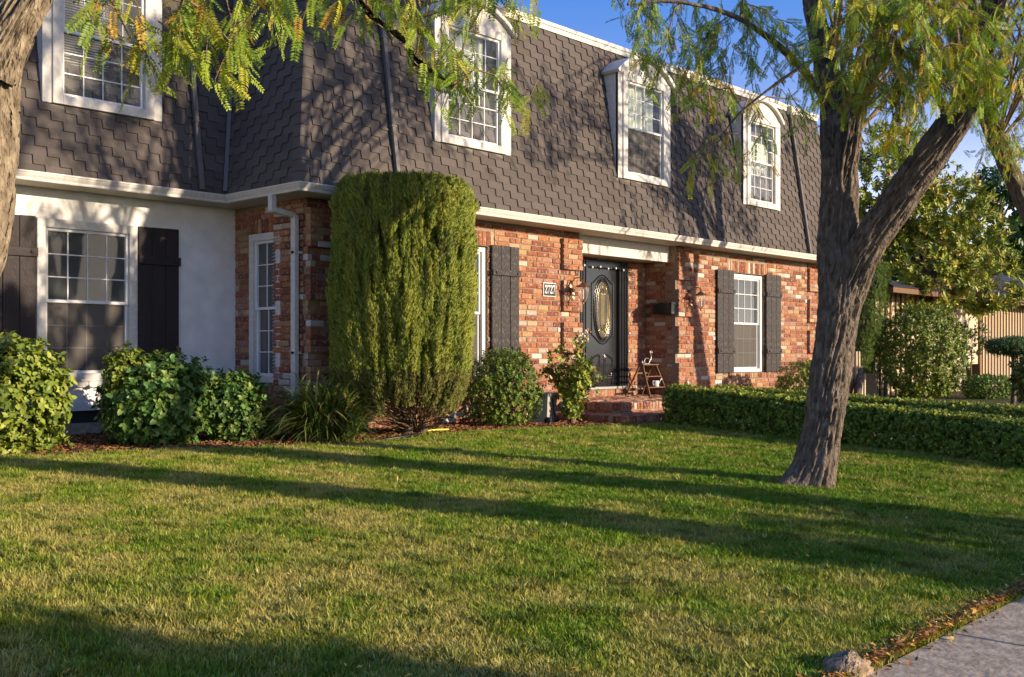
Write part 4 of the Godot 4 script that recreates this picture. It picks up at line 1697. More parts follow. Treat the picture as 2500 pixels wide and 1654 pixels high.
# ---------------------------------------------------------------- trees
func spline(p: Array, r: Array, step: float) -> Array:
	var op := PackedVector3Array()
	var orr := PackedFloat32Array()
	for i in p.size() - 1:
		var a: Vector3 = p[maxi(i - 1, 0)]
		var b: Vector3 = p[i]
		var c: Vector3 = p[i + 1]
		var d: Vector3 = p[mini(i + 2, p.size() - 1)]
		var n := maxi(2, int(b.distance_to(c) / step))
		for k in n:
			var t := float(k) / n
			op.append(b.cubic_interpolate(c, a, d, t))
			orr.append(lerpf(r[i], r[i + 1], smoothstep(0, 1, t)))
	op.append(p[p.size() - 1])
	orr.append(r[r.size() - 1])
	return [op, orr]


# a trunk or limb with deeply furrowed bark
func barked(mb: MB, pts: Array, rad: Array, sides: int, rough: float, seed_: int, flare := 0.0) -> void:
	var s := spline(pts, rad, 0.022)
	var p: PackedVector3Array = s[0]
	var r: PackedFloat32Array = s[1]
	var f := FastNoiseLite.new()
	f.seed = seed_
	f.frequency = 1.0
	f.fractal_type = FastNoiseLite.FRACTAL_RIDGED
	f.fractal_octaves = 3
	var big := FastNoiseLite.new()
	big.seed = seed_ + 1
	big.frequency = 1.0
	var k0 := mb.v.size()
	var m := p.size()
	var refv := V(1, 0, 0)
	var run := 0.0
	var first := p[0].y
	for i in m:
		if i > 0:
			run += p[i].distance_to(p[i - 1])
		var d := (p[mini(i + 1, m - 1)] - p[maxi(i - 1, 0)]).normalized()
		var a := (refv - d * refv.dot(d)).normalized()
		refv = a
		var b := d.cross(a)
		for j in sides:
			var th := TAU * j / sides + run * 0.25
			var o := a * cos(th) + b * sin(th)
			var fine := f.get_noise_3d(cos(th) * 8.0 + 2, run * 1.3, sin(th) * 8.0)
			var bg := big.get_noise_3d(cos(th) * 1.2, run * 1.1, sin(th) * 1.2)
			var n1 := big.get_noise_3d(cos(th) * 2.4 + 20, run * 0.28, sin(th) * 2.4) / 0.07
			var n2 := big.get_noise_3d(cos(th) * 4.6 + 50, run * 0.5, sin(th) * 4.6) / 0.10
			var crack := maxf(exp(-n1 * n1), 0.7 * exp(-n2 * n2))
			var rr := r[i] * (1.0 + bg * 0.12) + (fine * 0.35 - crack) * rough
			if flare > 0.0:
				rr += flare * exp(-run * 6.0) * (1.0 + 0.5 * sin(th * 4.0 + seed_))
			mb.v.append(p[i] + o * rr)
			mb.n.append(o)
			var g := 0.86 + 0.14 * bg
			mb.c.append(Color(g, g, g))
	for i in m - 1:
		for j in sides:
			var j2 := (j + 1) % sides
			var a0 := k0 + i * sides + j
			var a1 := k0 + i * sides + j2
			mb.ix.append_array([a0, a0 + sides, a1 + sides, a0, a1 + sides, a1])
	# normals from the surface
	for i in m:
		for j in sides:
			var k := k0 + i * sides + j
			var u := mb.v[k0 + i * sides + (j + 1) % sides] - mb.v[k0 + i * sides + (j + sides - 1) % sides]
			var w := mb.v[k0 + mini(i + 1, m - 1) * sides + j] - mb.v[k0 + maxi(i - 1, 0) * sides + j]
			var nn := u.cross(w).normalized()
			mb.n[k] = nn if nn.dot(mb.n[k]) > 0 else -nn
	mb.t(p[m - 1], p[m - 1] + V(0.001, 0, 0), p[m - 1] + V(0, 0, 0.001), Vector3.UP)


func leafcol(yellow: float) -> Color:
	var x := rng.randf()
	if x < yellow * 0.3:
		return Color(0.42, 0.26, 0.03) * rf(0.8, 1.15)
	if x < yellow:
		return Color(0.44, 0.42, 0.04) * rf(0.8, 1.15)
	if x < yellow + 0.45:
		return Color(0.27, 0.35, 0.035) * rf(0.75, 1.2)
	return Color(0.20, 0.31, 0.03) * rf(0.75, 1.2)


# a drooping twig from s to e with locust leaves along it
func spray(tw: MB, sc: SC, s: Vector3, e: Vector3, yellow: float, dense := 1.0) -> void:
	var l := s.distance_to(e)
	var sag := V(rf(-0.1, 0.1), rf(0.05, 0.2), rf(-0.1, 0.1)) * l
	var p := PackedVector3Array()
	var r := PackedFloat32Array()
	for k in 6:
		var t := k / 5.0
		p.append(s.lerp(e, t) + sag * sin(t * PI))
		r.append(lerpf(0.0045, 0.0016, t))
	tw.tube(p, r, 4, Color.WHITE, false)
	var n := maxi(4, int(l / 0.045 * dense))
	var side := 1.0
	var td := (e - s).normalized()
	for i in n:
		var t := lerpf(0.12, 1.0, float(i) / (n - 1))
		var o := s.lerp(e, t) + sag * sin(t * PI)
		side = -side
		var lat := td.cross(Vector3.UP).normalized()
		if lat.length() < 0.5:
			lat = rvec()
		lat = lat.rotated(td, rf(-1.6, 1.6))
		var d := (lat * side * rf(0.4, 1.0) + td * rf(0.2, 0.8) + V(0, rf(-0.9, -0.15), 0)).normalized()
		var up := (V(0, 1, 0) + rvec() * 0.6).normalized()
		var z := d.cross(up).normalized()
		var B := Basis(d, rf(-1.5, 1.5)) * Basis(d, z.cross(d), z)
		var q := rf(0.10, 0.18)
		sc.add(Transform3D(B.scaled(Vector3.ONE * q), o), leafcol(yellow))


const ACROSS := Vector3(0.6826, 0, 0.7308)


func locust(called: String, label: String, trunk: Array, limbs: Array, sprays: Array, crown: Array, fr: Mesh, sides := 96, rough := 0.034, bm: Material = M.get("bark")) -> Node3D:
	var o := thing(called, label, "tree", V(trunk[0][0].x, trunk[0][0].y, trunk[0][0].z), 0.0, "honey locust trees on the lawn")
	var off := o.position
	var shift := func(a: Array): return a.map(func(p): return p - off)
	var mb := MB.new()
	barked(mb, shift.call(trunk[0]), trunk[1], sides, rough, trunk[2], 0.10)
	part(mb, "trunk", bm, o)
	var all := []
	var stout := []
	for l in limbs:
		var lb := MB.new()
		barked(lb, shift.call(l[0]), l[1], sides if l[1][0] > 0.1 else 14, rough if l[1][0] > 0.1 else 0.006, l[2])
		part(lb, "limb", bm, o)
		var lp: Array = shift.call(l[0])
		for q in range(1, lp.size()):
			all.append(lp[q])
			if l[1][q] > 0.045 and l[0][q].y > 1.9:
				stout.append(lp[q])
	var tw := MB.new()
	var sc := SC.new()
	for b in sprays:
		var c := V(b[0], b[1], b[2]) - off
		var k := int(b[5])
		# a small bough feeds each bunch of sprays from the nearest limb
		var near: Vector3 = all[0]
		for q in all:
			if q.distance_to(c) < near.distance_to(c):
				near = q
		var head := c + V(0, b[4] * 0.7, 0)
		tw.tube(P([near, near.lerp(head, 0.4) + V(0, 0.12, 0), near.lerp(head, 0.75) + V(0, 0.08, 0) + rvec() * 0.05, head]), F([0.008, 0.007, 0.005, 0.003]), 6, Color.WHITE, false)
		for i in k:
			var e := c + ACROSS * rf(-b[3], b[3]) + V(0, rf(-b[4], b[4] * 0.5), 0) + V(0.73, 0, -0.68) * rf(-0.25, 0.25)
			var s := e + ACROSS * rf(-0.2, 0.2) + V(0, rf(0.15, 0.4), 0)
			if rng.randf() < 0.35:
				s = e + (head - e).normalized() * rf(0.25, 0.5) + V(0, 0.1, 0)
			spray(tw, sc, s, e, b[6])
	# the crown above
	for c in crown:
		var cc := V(c[0], c[1], c[2]) - off
		# sprays gather in clumps, so that light falls through between them
		var heads := []
		for i in int(c[6] / 22.0):
			heads.append(cc + rvec() * pow(rng.randf(), 0.4) * V(c[3], c[4], c[5]))
		for i in int(c[6]):
			var e: Vector3 = heads[rng.randi() % heads.size()] + V(rng.randfn() * 0.4, rng.randfn() * 0.28, rng.randfn() * 0.4)
			if e.y + off.y < c[7]:
				continue
			var s := e + rvec() * 0.25 + V(0, 0.25, 0)
			spray(tw, sc, s, e, 0.2, 0.8)
			if i % 6 == 0:
				var near: Vector3 = stout[rng.randi() % stout.size()]
				tw.tube(P([near, near.lerp(s, 0.5) + V(0, 0.35, 0), s]), F([0.022, 0.014, 0.005]), 6, Color.WHITE, false)
	part(tw, "twigs", M.twig, o)
	scatter(sc, "crown", fr, M.locust_leaf, o)
	return o


func trees() -> void:
	var fr := frond()
	locust("locust_tree", "forked locust tree with furrowed bark in the middle of the lawn",
		[[V(8.97, -1.26, -4.68), V(9.03, -0.99, -4.62), V(9.07, -0.63, -4.57), V(9.10, -0.32, -4.54), V(9.14, 0.08, -4.50), V(9.18, 0.47, -4.46), V(9.21, 0.79, -4.43), V(9.22, 0.98, -4.44)], [0.20, 0.185, 0.172, 0.174, 0.18, 0.188, 0.20, 0.12], 3],
		[
			[[V(9.17, 0.35, -4.47), V(9.19, 0.87, -4.50), V(9.25, 1.28, -4.51), V(9.31, 1.69, -4.53), V(9.35, 2.02, -4.57), V(9.36, 2.39, -4.63), V(9.39, 2.87, -4.74), V(9.42, 3.39, -4.86), V(9.42, 4.2, -5.0), V(9.3, 5.2, -5.2)], [0.15, 0.168, 0.172, 0.163, 0.155, 0.118, 0.098, 0.088, 0.07, 0.03], 11],
			[[V(9.26, 1.45, -4.51), V(9.29, 1.95, -4.43), V(9.33, 2.23, -4.40), V(9.42, 2.70, -4.29), V(9.56, 3.26, -4.15), V(9.8, 4.2, -4.0), V(10.0, 5.0, -3.9)], [0.11, 0.112, 0.10, 0.085, 0.074, 0.055, 0.025], 17],
			[[V(9.20, 0.40, -4.44), V(9.18, 0.90, -4.25), V(9.20, 1.26, -4.00), V(9.23, 1.62, -3.74), V(9.28, 1.90, -3.54), V(9.30, 2.14, -3.38), V(9.28, 2.52, -3.25), V(9.25, 2.96, -3.13), V(9.22, 3.6, -3.0), V(9.1, 4.6, -2.7)], [0.14, 0.155, 0.15, 0.145, 0.138, 0.12, 0.104, 0.094, 0.07, 0.03], 23],
			[[V(9.36, 2.3, -4.62), V(9.0, 2.75, -4.85), V(8.5, 3.05, -5.1), V(8.0, 3.15, -5.4), V(7.6, 3.1, -5.7)], [0.05, 0.035, 0.025, 0.016, 0.008], 29],
			[[V(9.28, 2.0, -3.5), V(9.0, 2.35, -3.6), V(8.7, 2.6, -3.8), V(8.3, 2.5, -4.2), V(8.05, 2.1, -4.8), V(7.9, 1.75, -5.0)], [0.04, 0.03, 0.022, 0.016, 0.009, 0.004], 31],
		],
		[[7.84, 2.92, -5.67, 0.25, 0.27, 13, 0.1], [8.61, 2.82, -5.14, 0.64, 0.44, 52, 0.12], [7.96, 2.59, -5.54, 0.39, 0.25, 12, 0.1], [7.97, 2.19, -5.09, 0.30, 0.18, 7, 0.35], [7.89, 1.60, -5.03, 0.24, 0.16, 6, 0.7], [8.25, 1.87, -4.79, 0.16, 0.3, 3, 0.5], [8.53, 2.02, -4.49, 0.09, 0.14, 3, 0.4],
			[8.13, 2.53, -3.35, 0.85, 0.20, 56, 0.40], [8.25, 2.16, -3.50, 0.73, 0.26, 54, 0.45], [8.04, 1.83, -3.45, 0.25, 0.20, 16, 0.60], [8.24, 2.07, -2.96, 0.41, 0.24, 30, 0.35], [8.89, 2.85, -3.66, 0.93, 0.2, 26, 0.3]],
		[[9.4, 4.8, -4.4, 2.2, 1.3, 2.0, 170, 3.75], [11.8, 5.1, -4.3, 1.8, 1.3, 1.7, 210, 4.0]], fr)
	locust("locust_tree", "locust trunk with sunlight painted into its bark rising at the near edge beside the stucco wing",
		[[V(1.435, -1.25, -5.15), V(1.535, -0.70, -5.10), V(1.625, -0.15, -5.02), V(1.695, 0.22, -4.95), V(1.745, 0.50, -4.88), V(1.755, 0.78, -4.83), V(1.765, 1.05, -4.82), V(1.775, 1.27, -4.82), V(1.785, 1.48, -4.80), V(1.785, 1.9, -4.86)], [0.23, 0.2, 0.187, 0.177, 0.183, 0.178, 0.172, 0.178, 0.19, 0.17], 37],
		[
			[[V(1.78, 1.5, -4.76), V(1.7, 2.0, -4.9), V(1.5, 2.8, -5.1), V(1.3, 4.0, -5.3)], [0.15, 0.14, 0.11, 0.05], 41],
			[[V(1.78, 1.20, -4.70), V(1.88, 1.48, -4.57), V(2.02, 1.74, -4.56), V(2.23, 2.02, -4.62), V(2.51, 2.19, -4.64), V(3.01, 2.30, -4.69), V(3.68, 2.29, -4.85), V(4.02, 2.04, -4.93), V(4.23, 1.89, -4.85), V(4.35, 1.79, -4.87), V(4.51, 1.63, -4.70)], [0.12, 0.085, 0.062, 0.044, 0.034, 0.024, 0.012, 0.008, 0.007, 0.006, 0.004], 43],
		],
		[[2.32, 1.54, -4.84, 0.07, 0.12, 4, 0.2], [2.43, 1.40, -4.72, 0.14, 0.11, 6, 0.45], [2.68, 1.50, -4.61, 0.12, 0.15, 12, 0.25], [2.81, 1.39, -4.46, 0.09, 0.14, 7, 0.3], [3.05, 1.67, -4.50, 0.14, 0.10, 8, 0.15],
			[4.07, 2.02, -5.01, 0.40, 0.10, 16, 0.25], [4.39, 1.81, -4.82, 0.12, 0.22, 7, 0.3], [4.53, 1.62, -4.68, 0.16, 0.11, 9, 0.1], [4.72, 1.52, -4.47, 0.13, 0.13, 5, 0.15], [4.71, 2.11, -4.62, 0.33, 0.08, 13, 0.25]],
		[[2.8, 4.2, -4.8, 2.8, 1.4, 2.0, 300, 2.75]], fr, 110, 0.034, M.sunlit_bark)
	locust("locust_tree", "leaning locust tree behind the forked one at the picture's edge",
		[[V(19.35, -1.3, -4.7), V(19.15, 0.2, -4.75), V(18.75, 1.2, -5.1), V(18.45, 1.81, -5.45), V(18.13, 2.43, -5.64), V(17.86, 2.90, -5.79)], [0.26, 0.21, 0.19, 0.17, 0.155, 0.14], 47],
		[
			[[V(17.95, 2.75, -5.75), V(17.72, 3.38, -5.94), V(17.60, 3.79, -6.06), V(17.44, 4.48, -6.24), V(17.34, 5.24, -6.34), V(17.3, 6.2, -6.4)], [0.14, 0.138, 0.13, 0.115, 0.10, 0.05], 53],
			[[V(18.3, 2.1, -5.5), V(18.6, 3.2, -5.2), V(18.9, 4.5, -4.8), V(19.3, 6.0, -4.4)], [0.13, 0.11, 0.09, 0.04], 59],
		],
		[[17.24, 3.48, -5.71, 0.33, 0.80, 26, 0.3], [15.60, 3.11, -6.01, 0.63, 0.50, 9, 0.15], [17.6, 4.4, -5.5, 0.7, 0.6, 40, 0.3]],
		[[18.8, 5.3, -5.2, 3.4, 1.9, 2.2, 520, 3.2], [15.2, 4.9, -4.3, 1.9, 0.9, 1.0, 110, 4.3]], fr, 40, 0.03)


# ---------------------------------------------------------------- beyond the house
func beyond() -> void:
	# the neighbours' house
	var nb := thing("neighbour_house", "tan board-and-batten house with dark roof beyond the leafy tree", "house", V(28, -1.02, -13))
	var o := nb.position
	var zf := -10.97
	boxpart(V(24.4, -1.1, -17) - o, V(29.9, 1.7, zf) - o, "wall", M.pale_board, nb)
	boxpart(V(29.9, -1.1, -17) - o, V(30.25, 1.7, zf - 0.02) - o, "wall", M.grey_board, nb)
	boxpart(V(31.3, -1.1, -17) - o, V(40, 1.7, zf) - o, "wall", M.tan_board, nb)
	boxpart(V(30.25, -0.28, -17) - o, V(31.3, 1.7, zf - 0.06) - o, "garage_door", M.pale_board, nb)
	boxpart(V(30.2, -1.1, -16.9) - o, V(31.35, -0.28, -14.5) - o, "garage_back", M.underlay, nb)
	for i in 34:
		var x := 31.45 + i * 0.25
		boxpart(V(x, -1.05, zf) - o, V(x + 0.06, 1.7, zf + 0.035) - o, "batten", M.pale_board, nb)
	for i in 10:
		var x := 24.6 + i * 0.3
		boxpart(V(x, -1.05, zf) - o, V(x + 0.06, 1.7, zf + 0.035) - o, "batten", M.tan_board, nb)
	var rf_ := MB.new()
	var e0 := V(23.8, 1.55, zf + 0.7) - o
	var e1 := V(40.6, 1.55, zf + 0.7) - o
	var r0 := V(25.5, 3.7, -15) - o
	var r1 := V(40.6, 3.7, -15) - o
	for s in 14:
		var a := float(s) / 14
		var b := float(s + 1) / 14
		var l := V(0, 0.018, 0.004)
		rf_.q(e0.lerp(r0, a) + l, e1.lerp(r1, a) + l, e1.lerp(r1, b), e0.lerp(r0, b), V(0, 1, 1))
		rf_.q(e0.lerp(r0, a) + l, e1.lerp(r1, a) + l, e1.lerp(r1, a), e0.lerp(r0, a), V(0, 0, 1))
	rf_.q(e0, r0, V(25.5, 3.7, -15) - o, V(23.8, 1.55, -18) - o, V(-1, 1, 0))
	part(rf_, "roof", M.slate_roof, nb)
	boxpart(V(23.8, 1.42, zf + 0.6) - o, V(40.6, 1.54, zf + 0.70) - o, "fascia", M.old_wood, nb)
	boxpart(V(24.4, 1.5, zf) - o, V(40, 1.54, zf + 0.62) - o, "soffit", M.old_wood, nb)
	# fence between the houses
	var fn := thing("wood_fence", "tan board fence with pale battens beside the clipped cypress", "fence", V(22.6, -1.02, -10.7))
	for i in 9:
		boxpart(V(i * 0.17 - 0.9, 0, -0.02), V(i * 0.17 - 0.735, 1.05, 0.0), "board", M.tan_board, fn)
	for i in 4:
		boxpart(V(0.12 + i * 0.14, 0, 0.0), V(0.17 + i * 0.14, 1.08, 0.05), "batten", M.pale_board, fn, 0.004)
	# clipped cypress on a leaning stem
	var spr := sprig(9, 0.05, 0.012, 0.07)
	var cy := thing("clipped_cypress", "narrow clipped cypress on a leaning bare stem past the house end", "cypress", V(22.95, -1.0, -10.6))
	var sc := SC.new()
	while sc.k < 6000:
		var t := rng.randf()
		var y := lerpf(0.55, 3.05, t)
		var th := rf(0, TAU)
		var w := lerpf(0.30, 0.52, smoothstep(0.0, 0.5, t)) * (1.0 - 0.08 * rng.randf())
		var c := V(0.25 + 0.45 * t, y, -0.3)
		var q := pow(pow(absf(cos(th)), 4.0) + pow(absf(sin(th)), 4.0), -0.25)
		sc.add(Transform3D(aim(V(cos(th), 1.2, sin(th)) + rvec() * 0.4, rf(0, TAU)), c + V(cos(th), 0, sin(th)) * w * q), Color(0.10, 0.15, 0.022) * rf(0.7, 1.3))
	for i in 500:
		sc.add(Transform3D(aim(V(0, 1, 0) + rvec() * 0.4, rf(0, TAU)), V(0.7 + rf(-0.5, 0.5), 3.05 + rf(-0.05, 0.02), -0.3 + rf(-0.5, 0.5))), Color(0.12, 0.165, 0.025) * rf(0.7, 1.3))
	scatter(sc, "foliage", spr, M.scale_leaf, cy)
	var st := MB.new()
	st.tube(P([V(-0.55, -0.1, 0.1), V(-0.2, 0.45, 0), V(0.3, 1.0, -0.2), V(0.75, 2.6, -0.3)]), F([0.10, 0.08, 0.06, 0.02]), 10)
	part(st, "trunk", M.bark, cy)
	# big leafy tree
	var oval := sprig(7, 0.17, 0.050, 0.12, 0.9)
	leafy_tree("leafy_tree", "spreading leafy tree with long oval leaves in front of the neighbouring house", V(27.4, -1.0, -10.6),
		[[27.9, 3.0, -10.9, 2.1, 1.9, 1.7, 1700], [26.2, 4.0, -11.4, 1.6, 1.3, 1.3, 800], [29.4, 2.0, -10.3, 1.5, 0.95, 1.2, 700], [27.2, 5.1, -11.6, 1.5, 0.9, 1.2, 420], [26.4, 2.0, -10.4, 1.3, 1.0, 1.1, 500]],
		oval, [Color(0.28, 0.32, 0.036), Color(0.34, 0.35, 0.05), Color(0.18, 0.23, 0.028), Color(0.21, 0.26, 0.034), Color(0.40, 0.33, 0.06)], 0.13)
	leafy_tree("tall_tree", "tall dark green tree far behind the neighbouring dark roof", V(47.5, -1.0, -16.0),
		[[47.5, 5.3, -16.0, 2.2, 2.9, 2.0, 900], [48.5, 2.6, -15.6, 1.8, 1.6, 1.6, 400], [50.0, 4.0, -14.5, 2.2, 2.5, 2.0, 500]], sprig(8, 0.26, 0.16, 0.2), [Color(0.035, 0.085, 0.02), Color(0.05, 0.11, 0.025), Color(0.09, 0.14, 0.02)], 0.2)
	leafy_tree("dark_tree", "broad dark green tree behind the roof of the neighbouring house", V(41.0, -1.0, -18.0),
		[[39.0, 3.2, -18.0, 3.4, 2.4, 2.5, 700], [43.5, 2.6, -17.0, 3.2, 2.4, 2.5, 600], [35.5, 2.6, -19.0, 3.0, 2.0, 2.2, 500]], sprig(7, 0.3, 0.17, 0.22), [Color(0.05, 0.10, 0.022), Color(0.07, 0.13, 0.025), Color(0.11, 0.16, 0.03)], 0.22)
	var mid := sprig(7, 0.05, 0.026, 0.06)
	bush("tall_shrub", "tall loose shrub with dark branches against a pale wall", "shrub", V(24.6, -1.0, -9.9), V(0.98, 1.02, 0.8), 3600, mid, M.glossy_leaf, [Color(0.17, 0.22, 0.03), Color(0.22, 0.26, 0.04), Color(0.12, 0.17, 0.025)], {"stems": 14, "uneven": 0.35, "square": 2.6, "size": 1.2})
	bush("low_shrub", "low bright shrub before the dark garage opening", "shrub", V(25.9, -1.02, -8.9), V(0.75, 0.24, 0.5), 900, mid, M.glossy_leaf, [Color(0.09, 0.15, 0.02), Color(0.12, 0.18, 0.025)], {"stems": 3})
	bush("garden_shrub", "sunlit broad leaved shrub at the picture's edge behind the far hedge", "shrub", V(22.7, -1.05, -6.6), V(0.75, 0.62, 0.6), 1700, sprig(7, 0.075, 0.045, 0.06), M.glossy_leaf, [Color(0.13, 0.17, 0.025), Color(0.08, 0.12, 0.02), Color(0.17, 0.2, 0.03)], {"stems": 6, "uneven": 0.35, "square": 2.3})
	bush("cloud_pine", "flat dark green cushion of a cloud-pruned conifer above the sunlit shrub", "conifer", V(23.6, -0.02, -7.6), V(0.6, 0.17, 0.5), 1300, spr, M.scale_leaf, [Color(0.04, 0.095, 0.02), Color(0.05, 0.11, 0.025)], {"square": 2.2, "stems": 1})
	var ct := MB.new()
	ct.tube(P([V(0, -1.1, 0), V(0.08, -0.6, 0), V(0, 0.1, 0)]), F([0.06, 0.05, 0.03]), 8)
	part(ct, "trunk", M.bark, get_node("cloud_pine"))
	# little tree in front of the garage
	leafy_tree("young_tree", "slender young tree with twin grey stems before the garage", V(27.6, -1.02, -9.9), [[27.7, 0.45, -9.9, 0.42, 0.5, 0.4, 260]], mid, [Color(0.06, 0.10, 0.03), Color(0.08, 0.12, 0.035)], 0.028)
	var fp := thing("flower_pot", "clay pot of pink flowers at the foot of the young tree", "flower pot", V(27.2, -1.02, -9.5))
	var pot := MB.new()
	pot.lathe(PackedVector2Array([Vector2(0, 0), Vector2(0.13, 0), Vector2(0.18, 0.2), Vector2(0.2, 0.2), Vector2(0.2, 0.24), Vector2(0.16, 0.24), Vector2(0.15, 0.2), Vector2(0, 0.2)]), Vector3.ZERO, 16)
	part(pot, "pot", M.old_wood, fp)
	var fsc := SC.new()
	for i in 60:
		fsc.add(Transform3D(aim(rvec() + V(0, 1, 0), rf(0, TAU)), V(rf(-0.22, 0.22), 0.26 + rf(0, 0.1), rf(-0.22, 0.22))), [Color(0.5, 0.2, 0.2), Color(0.08, 0.13, 0.03)][rng.randi() % 2])
	scatter(fsc, "flowers", mid, M.glossy_leaf, fp)
	var red := thing("cordyline", "dark red spiky plant beside the sunlit shrub", "plant", V(22.6, -1.1, -5.9))
	var rsc := SC.new()
	var bl := MB.new()
	leaf(bl, Vector3.ZERO, V(0, 1, 0.25), V(1, 0, 0.3), 0.6, 0.05)
	for i in 34:
		rsc.add(Transform3D(Basis(Vector3.UP, rf(0, TAU)) * Basis(Vector3.RIGHT, rf(0.0, 0.8)), Vector3.ZERO), Color(0.16, 0.025, 0.02) * rf(0.6, 1.3))
	scatter(rsc, "blades", bl.done(), M.glossy_leaf, red)


func leafy_tree(called: String, label: String, at: Vector3, blobs: Array, m: Mesh, cols: Array, r: float) -> void:
	var o := thing(called, label, "tree", at)
	var sc := SC.new()
	var st := MB.new()
	var fork := V(0, (blobs[0][1] - at.y) * 0.45, 0)
	st.tube(P([V(0, -0.2, 0), V(r * 0.5, fork.y * 0.5, 0), fork]), F([r * 1.3, r, r * 0.9]), 12)
	for b in blobs:
		var c := V(b[0], b[1], b[2]) - at
		var lr := minf(r, 0.16)
		st.tube(P([fork, fork.lerp(c, 0.5) + V(0, -0.15, 0), c]), F([lr * 0.7, lr * 0.5, lr * 0.25]), 8)
		var ends := []
		for i in 14:
			var e := c + rvec() * V(b[3], b[4], b[5]) * rf(0.55, 0.95)
			ends.append(e)
			st.tube(P([c, c.lerp(e, 0.5) + rvec() * 0.1, e]), F([r * 0.28, r * 0.16, r * 0.05]), 5, Color.WHITE, false)
		for i in int(b[6]):
			# leaves gather round the branch ends, so that gaps stay open between clumps
			var e: Vector3 = ends[rng.randi() % ends.size()]
			var p: Vector3 = e + rvec() * rf(0.05, 0.42) * (b[3] + b[4]) * 0.28
			if rng.randf() < 0.4:
				p = c + rvec() * V(b[3], b[4], b[5]) * rf(0.75, 1.0)
			var d: Vector3 = ((p - c).normalized() + V(0, 0.3, 0) + rvec() * 0.8).normalized()
			sc.add(Transform3D(aim(d, rf(0, TAU)).scaled(Vector3.ONE * rf(0.7, 1.25)), p), cols[rng.randi() % cols.size()] * rf(0.7, 1.25))
	part(st, "trunk", M.bark, o)
	scatter(sc, "crown", m, M.glossy_leaf, o)


# trees inferred from their shade, and added unseen shrubs, on the street side, behind the viewer, whose shade lies across the lawn and the roof
func shade_givers() -> void:
	var big := sprig(8, 0.16, 0.085, 0.12)
	var cols := [Color(0.08, 0.13, 0.02), Color(0.11, 0.16, 0.025)]
	leafy_tree("street_tree", "street tree behind the viewer nearest the sidewalk slab", V(8.85, -1.45, 4.0), [[8.6, 7.0, 4.0, 1.9, 1.2, 1.6, 220], [11.4, 7.6, 4.4, 1.7, 1.1, 1.4, 130]], big, cols, 0.36)
	leafy_tree("street_tree", "farther street tree behind the viewer past the first", V(11.0, -1.45, 4.6), [[13.2, 7.6, 4.6, 1.8, 1.1, 1.5, 110], [15.2, 8.2, 4.8, 1.8, 1.0, 1.5, 130]], big, cols, 0.36)
	bush("added_shade_shrub", "unseen thin shrub added between the two street trees behind the viewer to dapple the lawn shade", "shrub", V(10.2, -1.45, 4.3), V(1.2, 0.95, 0.6), 480, big, M.glossy_leaf, cols, {"stems": 9, "deep": 0.9, "uneven": 0.7, "lumps": 3.0})
	bush("added_shade_shrub", "unseen ragged shoots added round the nearer street tree behind the viewer to break up its shadow", "shrub", V(9.05, -1.45, 4.0), V(0.5, 0.9, 0.5), 240, big, M.glossy_leaf, cols, {"stems": 9, "deep": 0.9, "uneven": 0.8, "lumps": 3.0})
	bush("added_shade_shrub", "unseen dense shrub added on the street side behind the viewer to shade the near lawn", "shrub", V(3.75, -1.45, 4.3), V(1.75, 1.15, 1.0), 2600, big, M.glossy_leaf, cols, {"stems": 8, "uneven": 0.15})


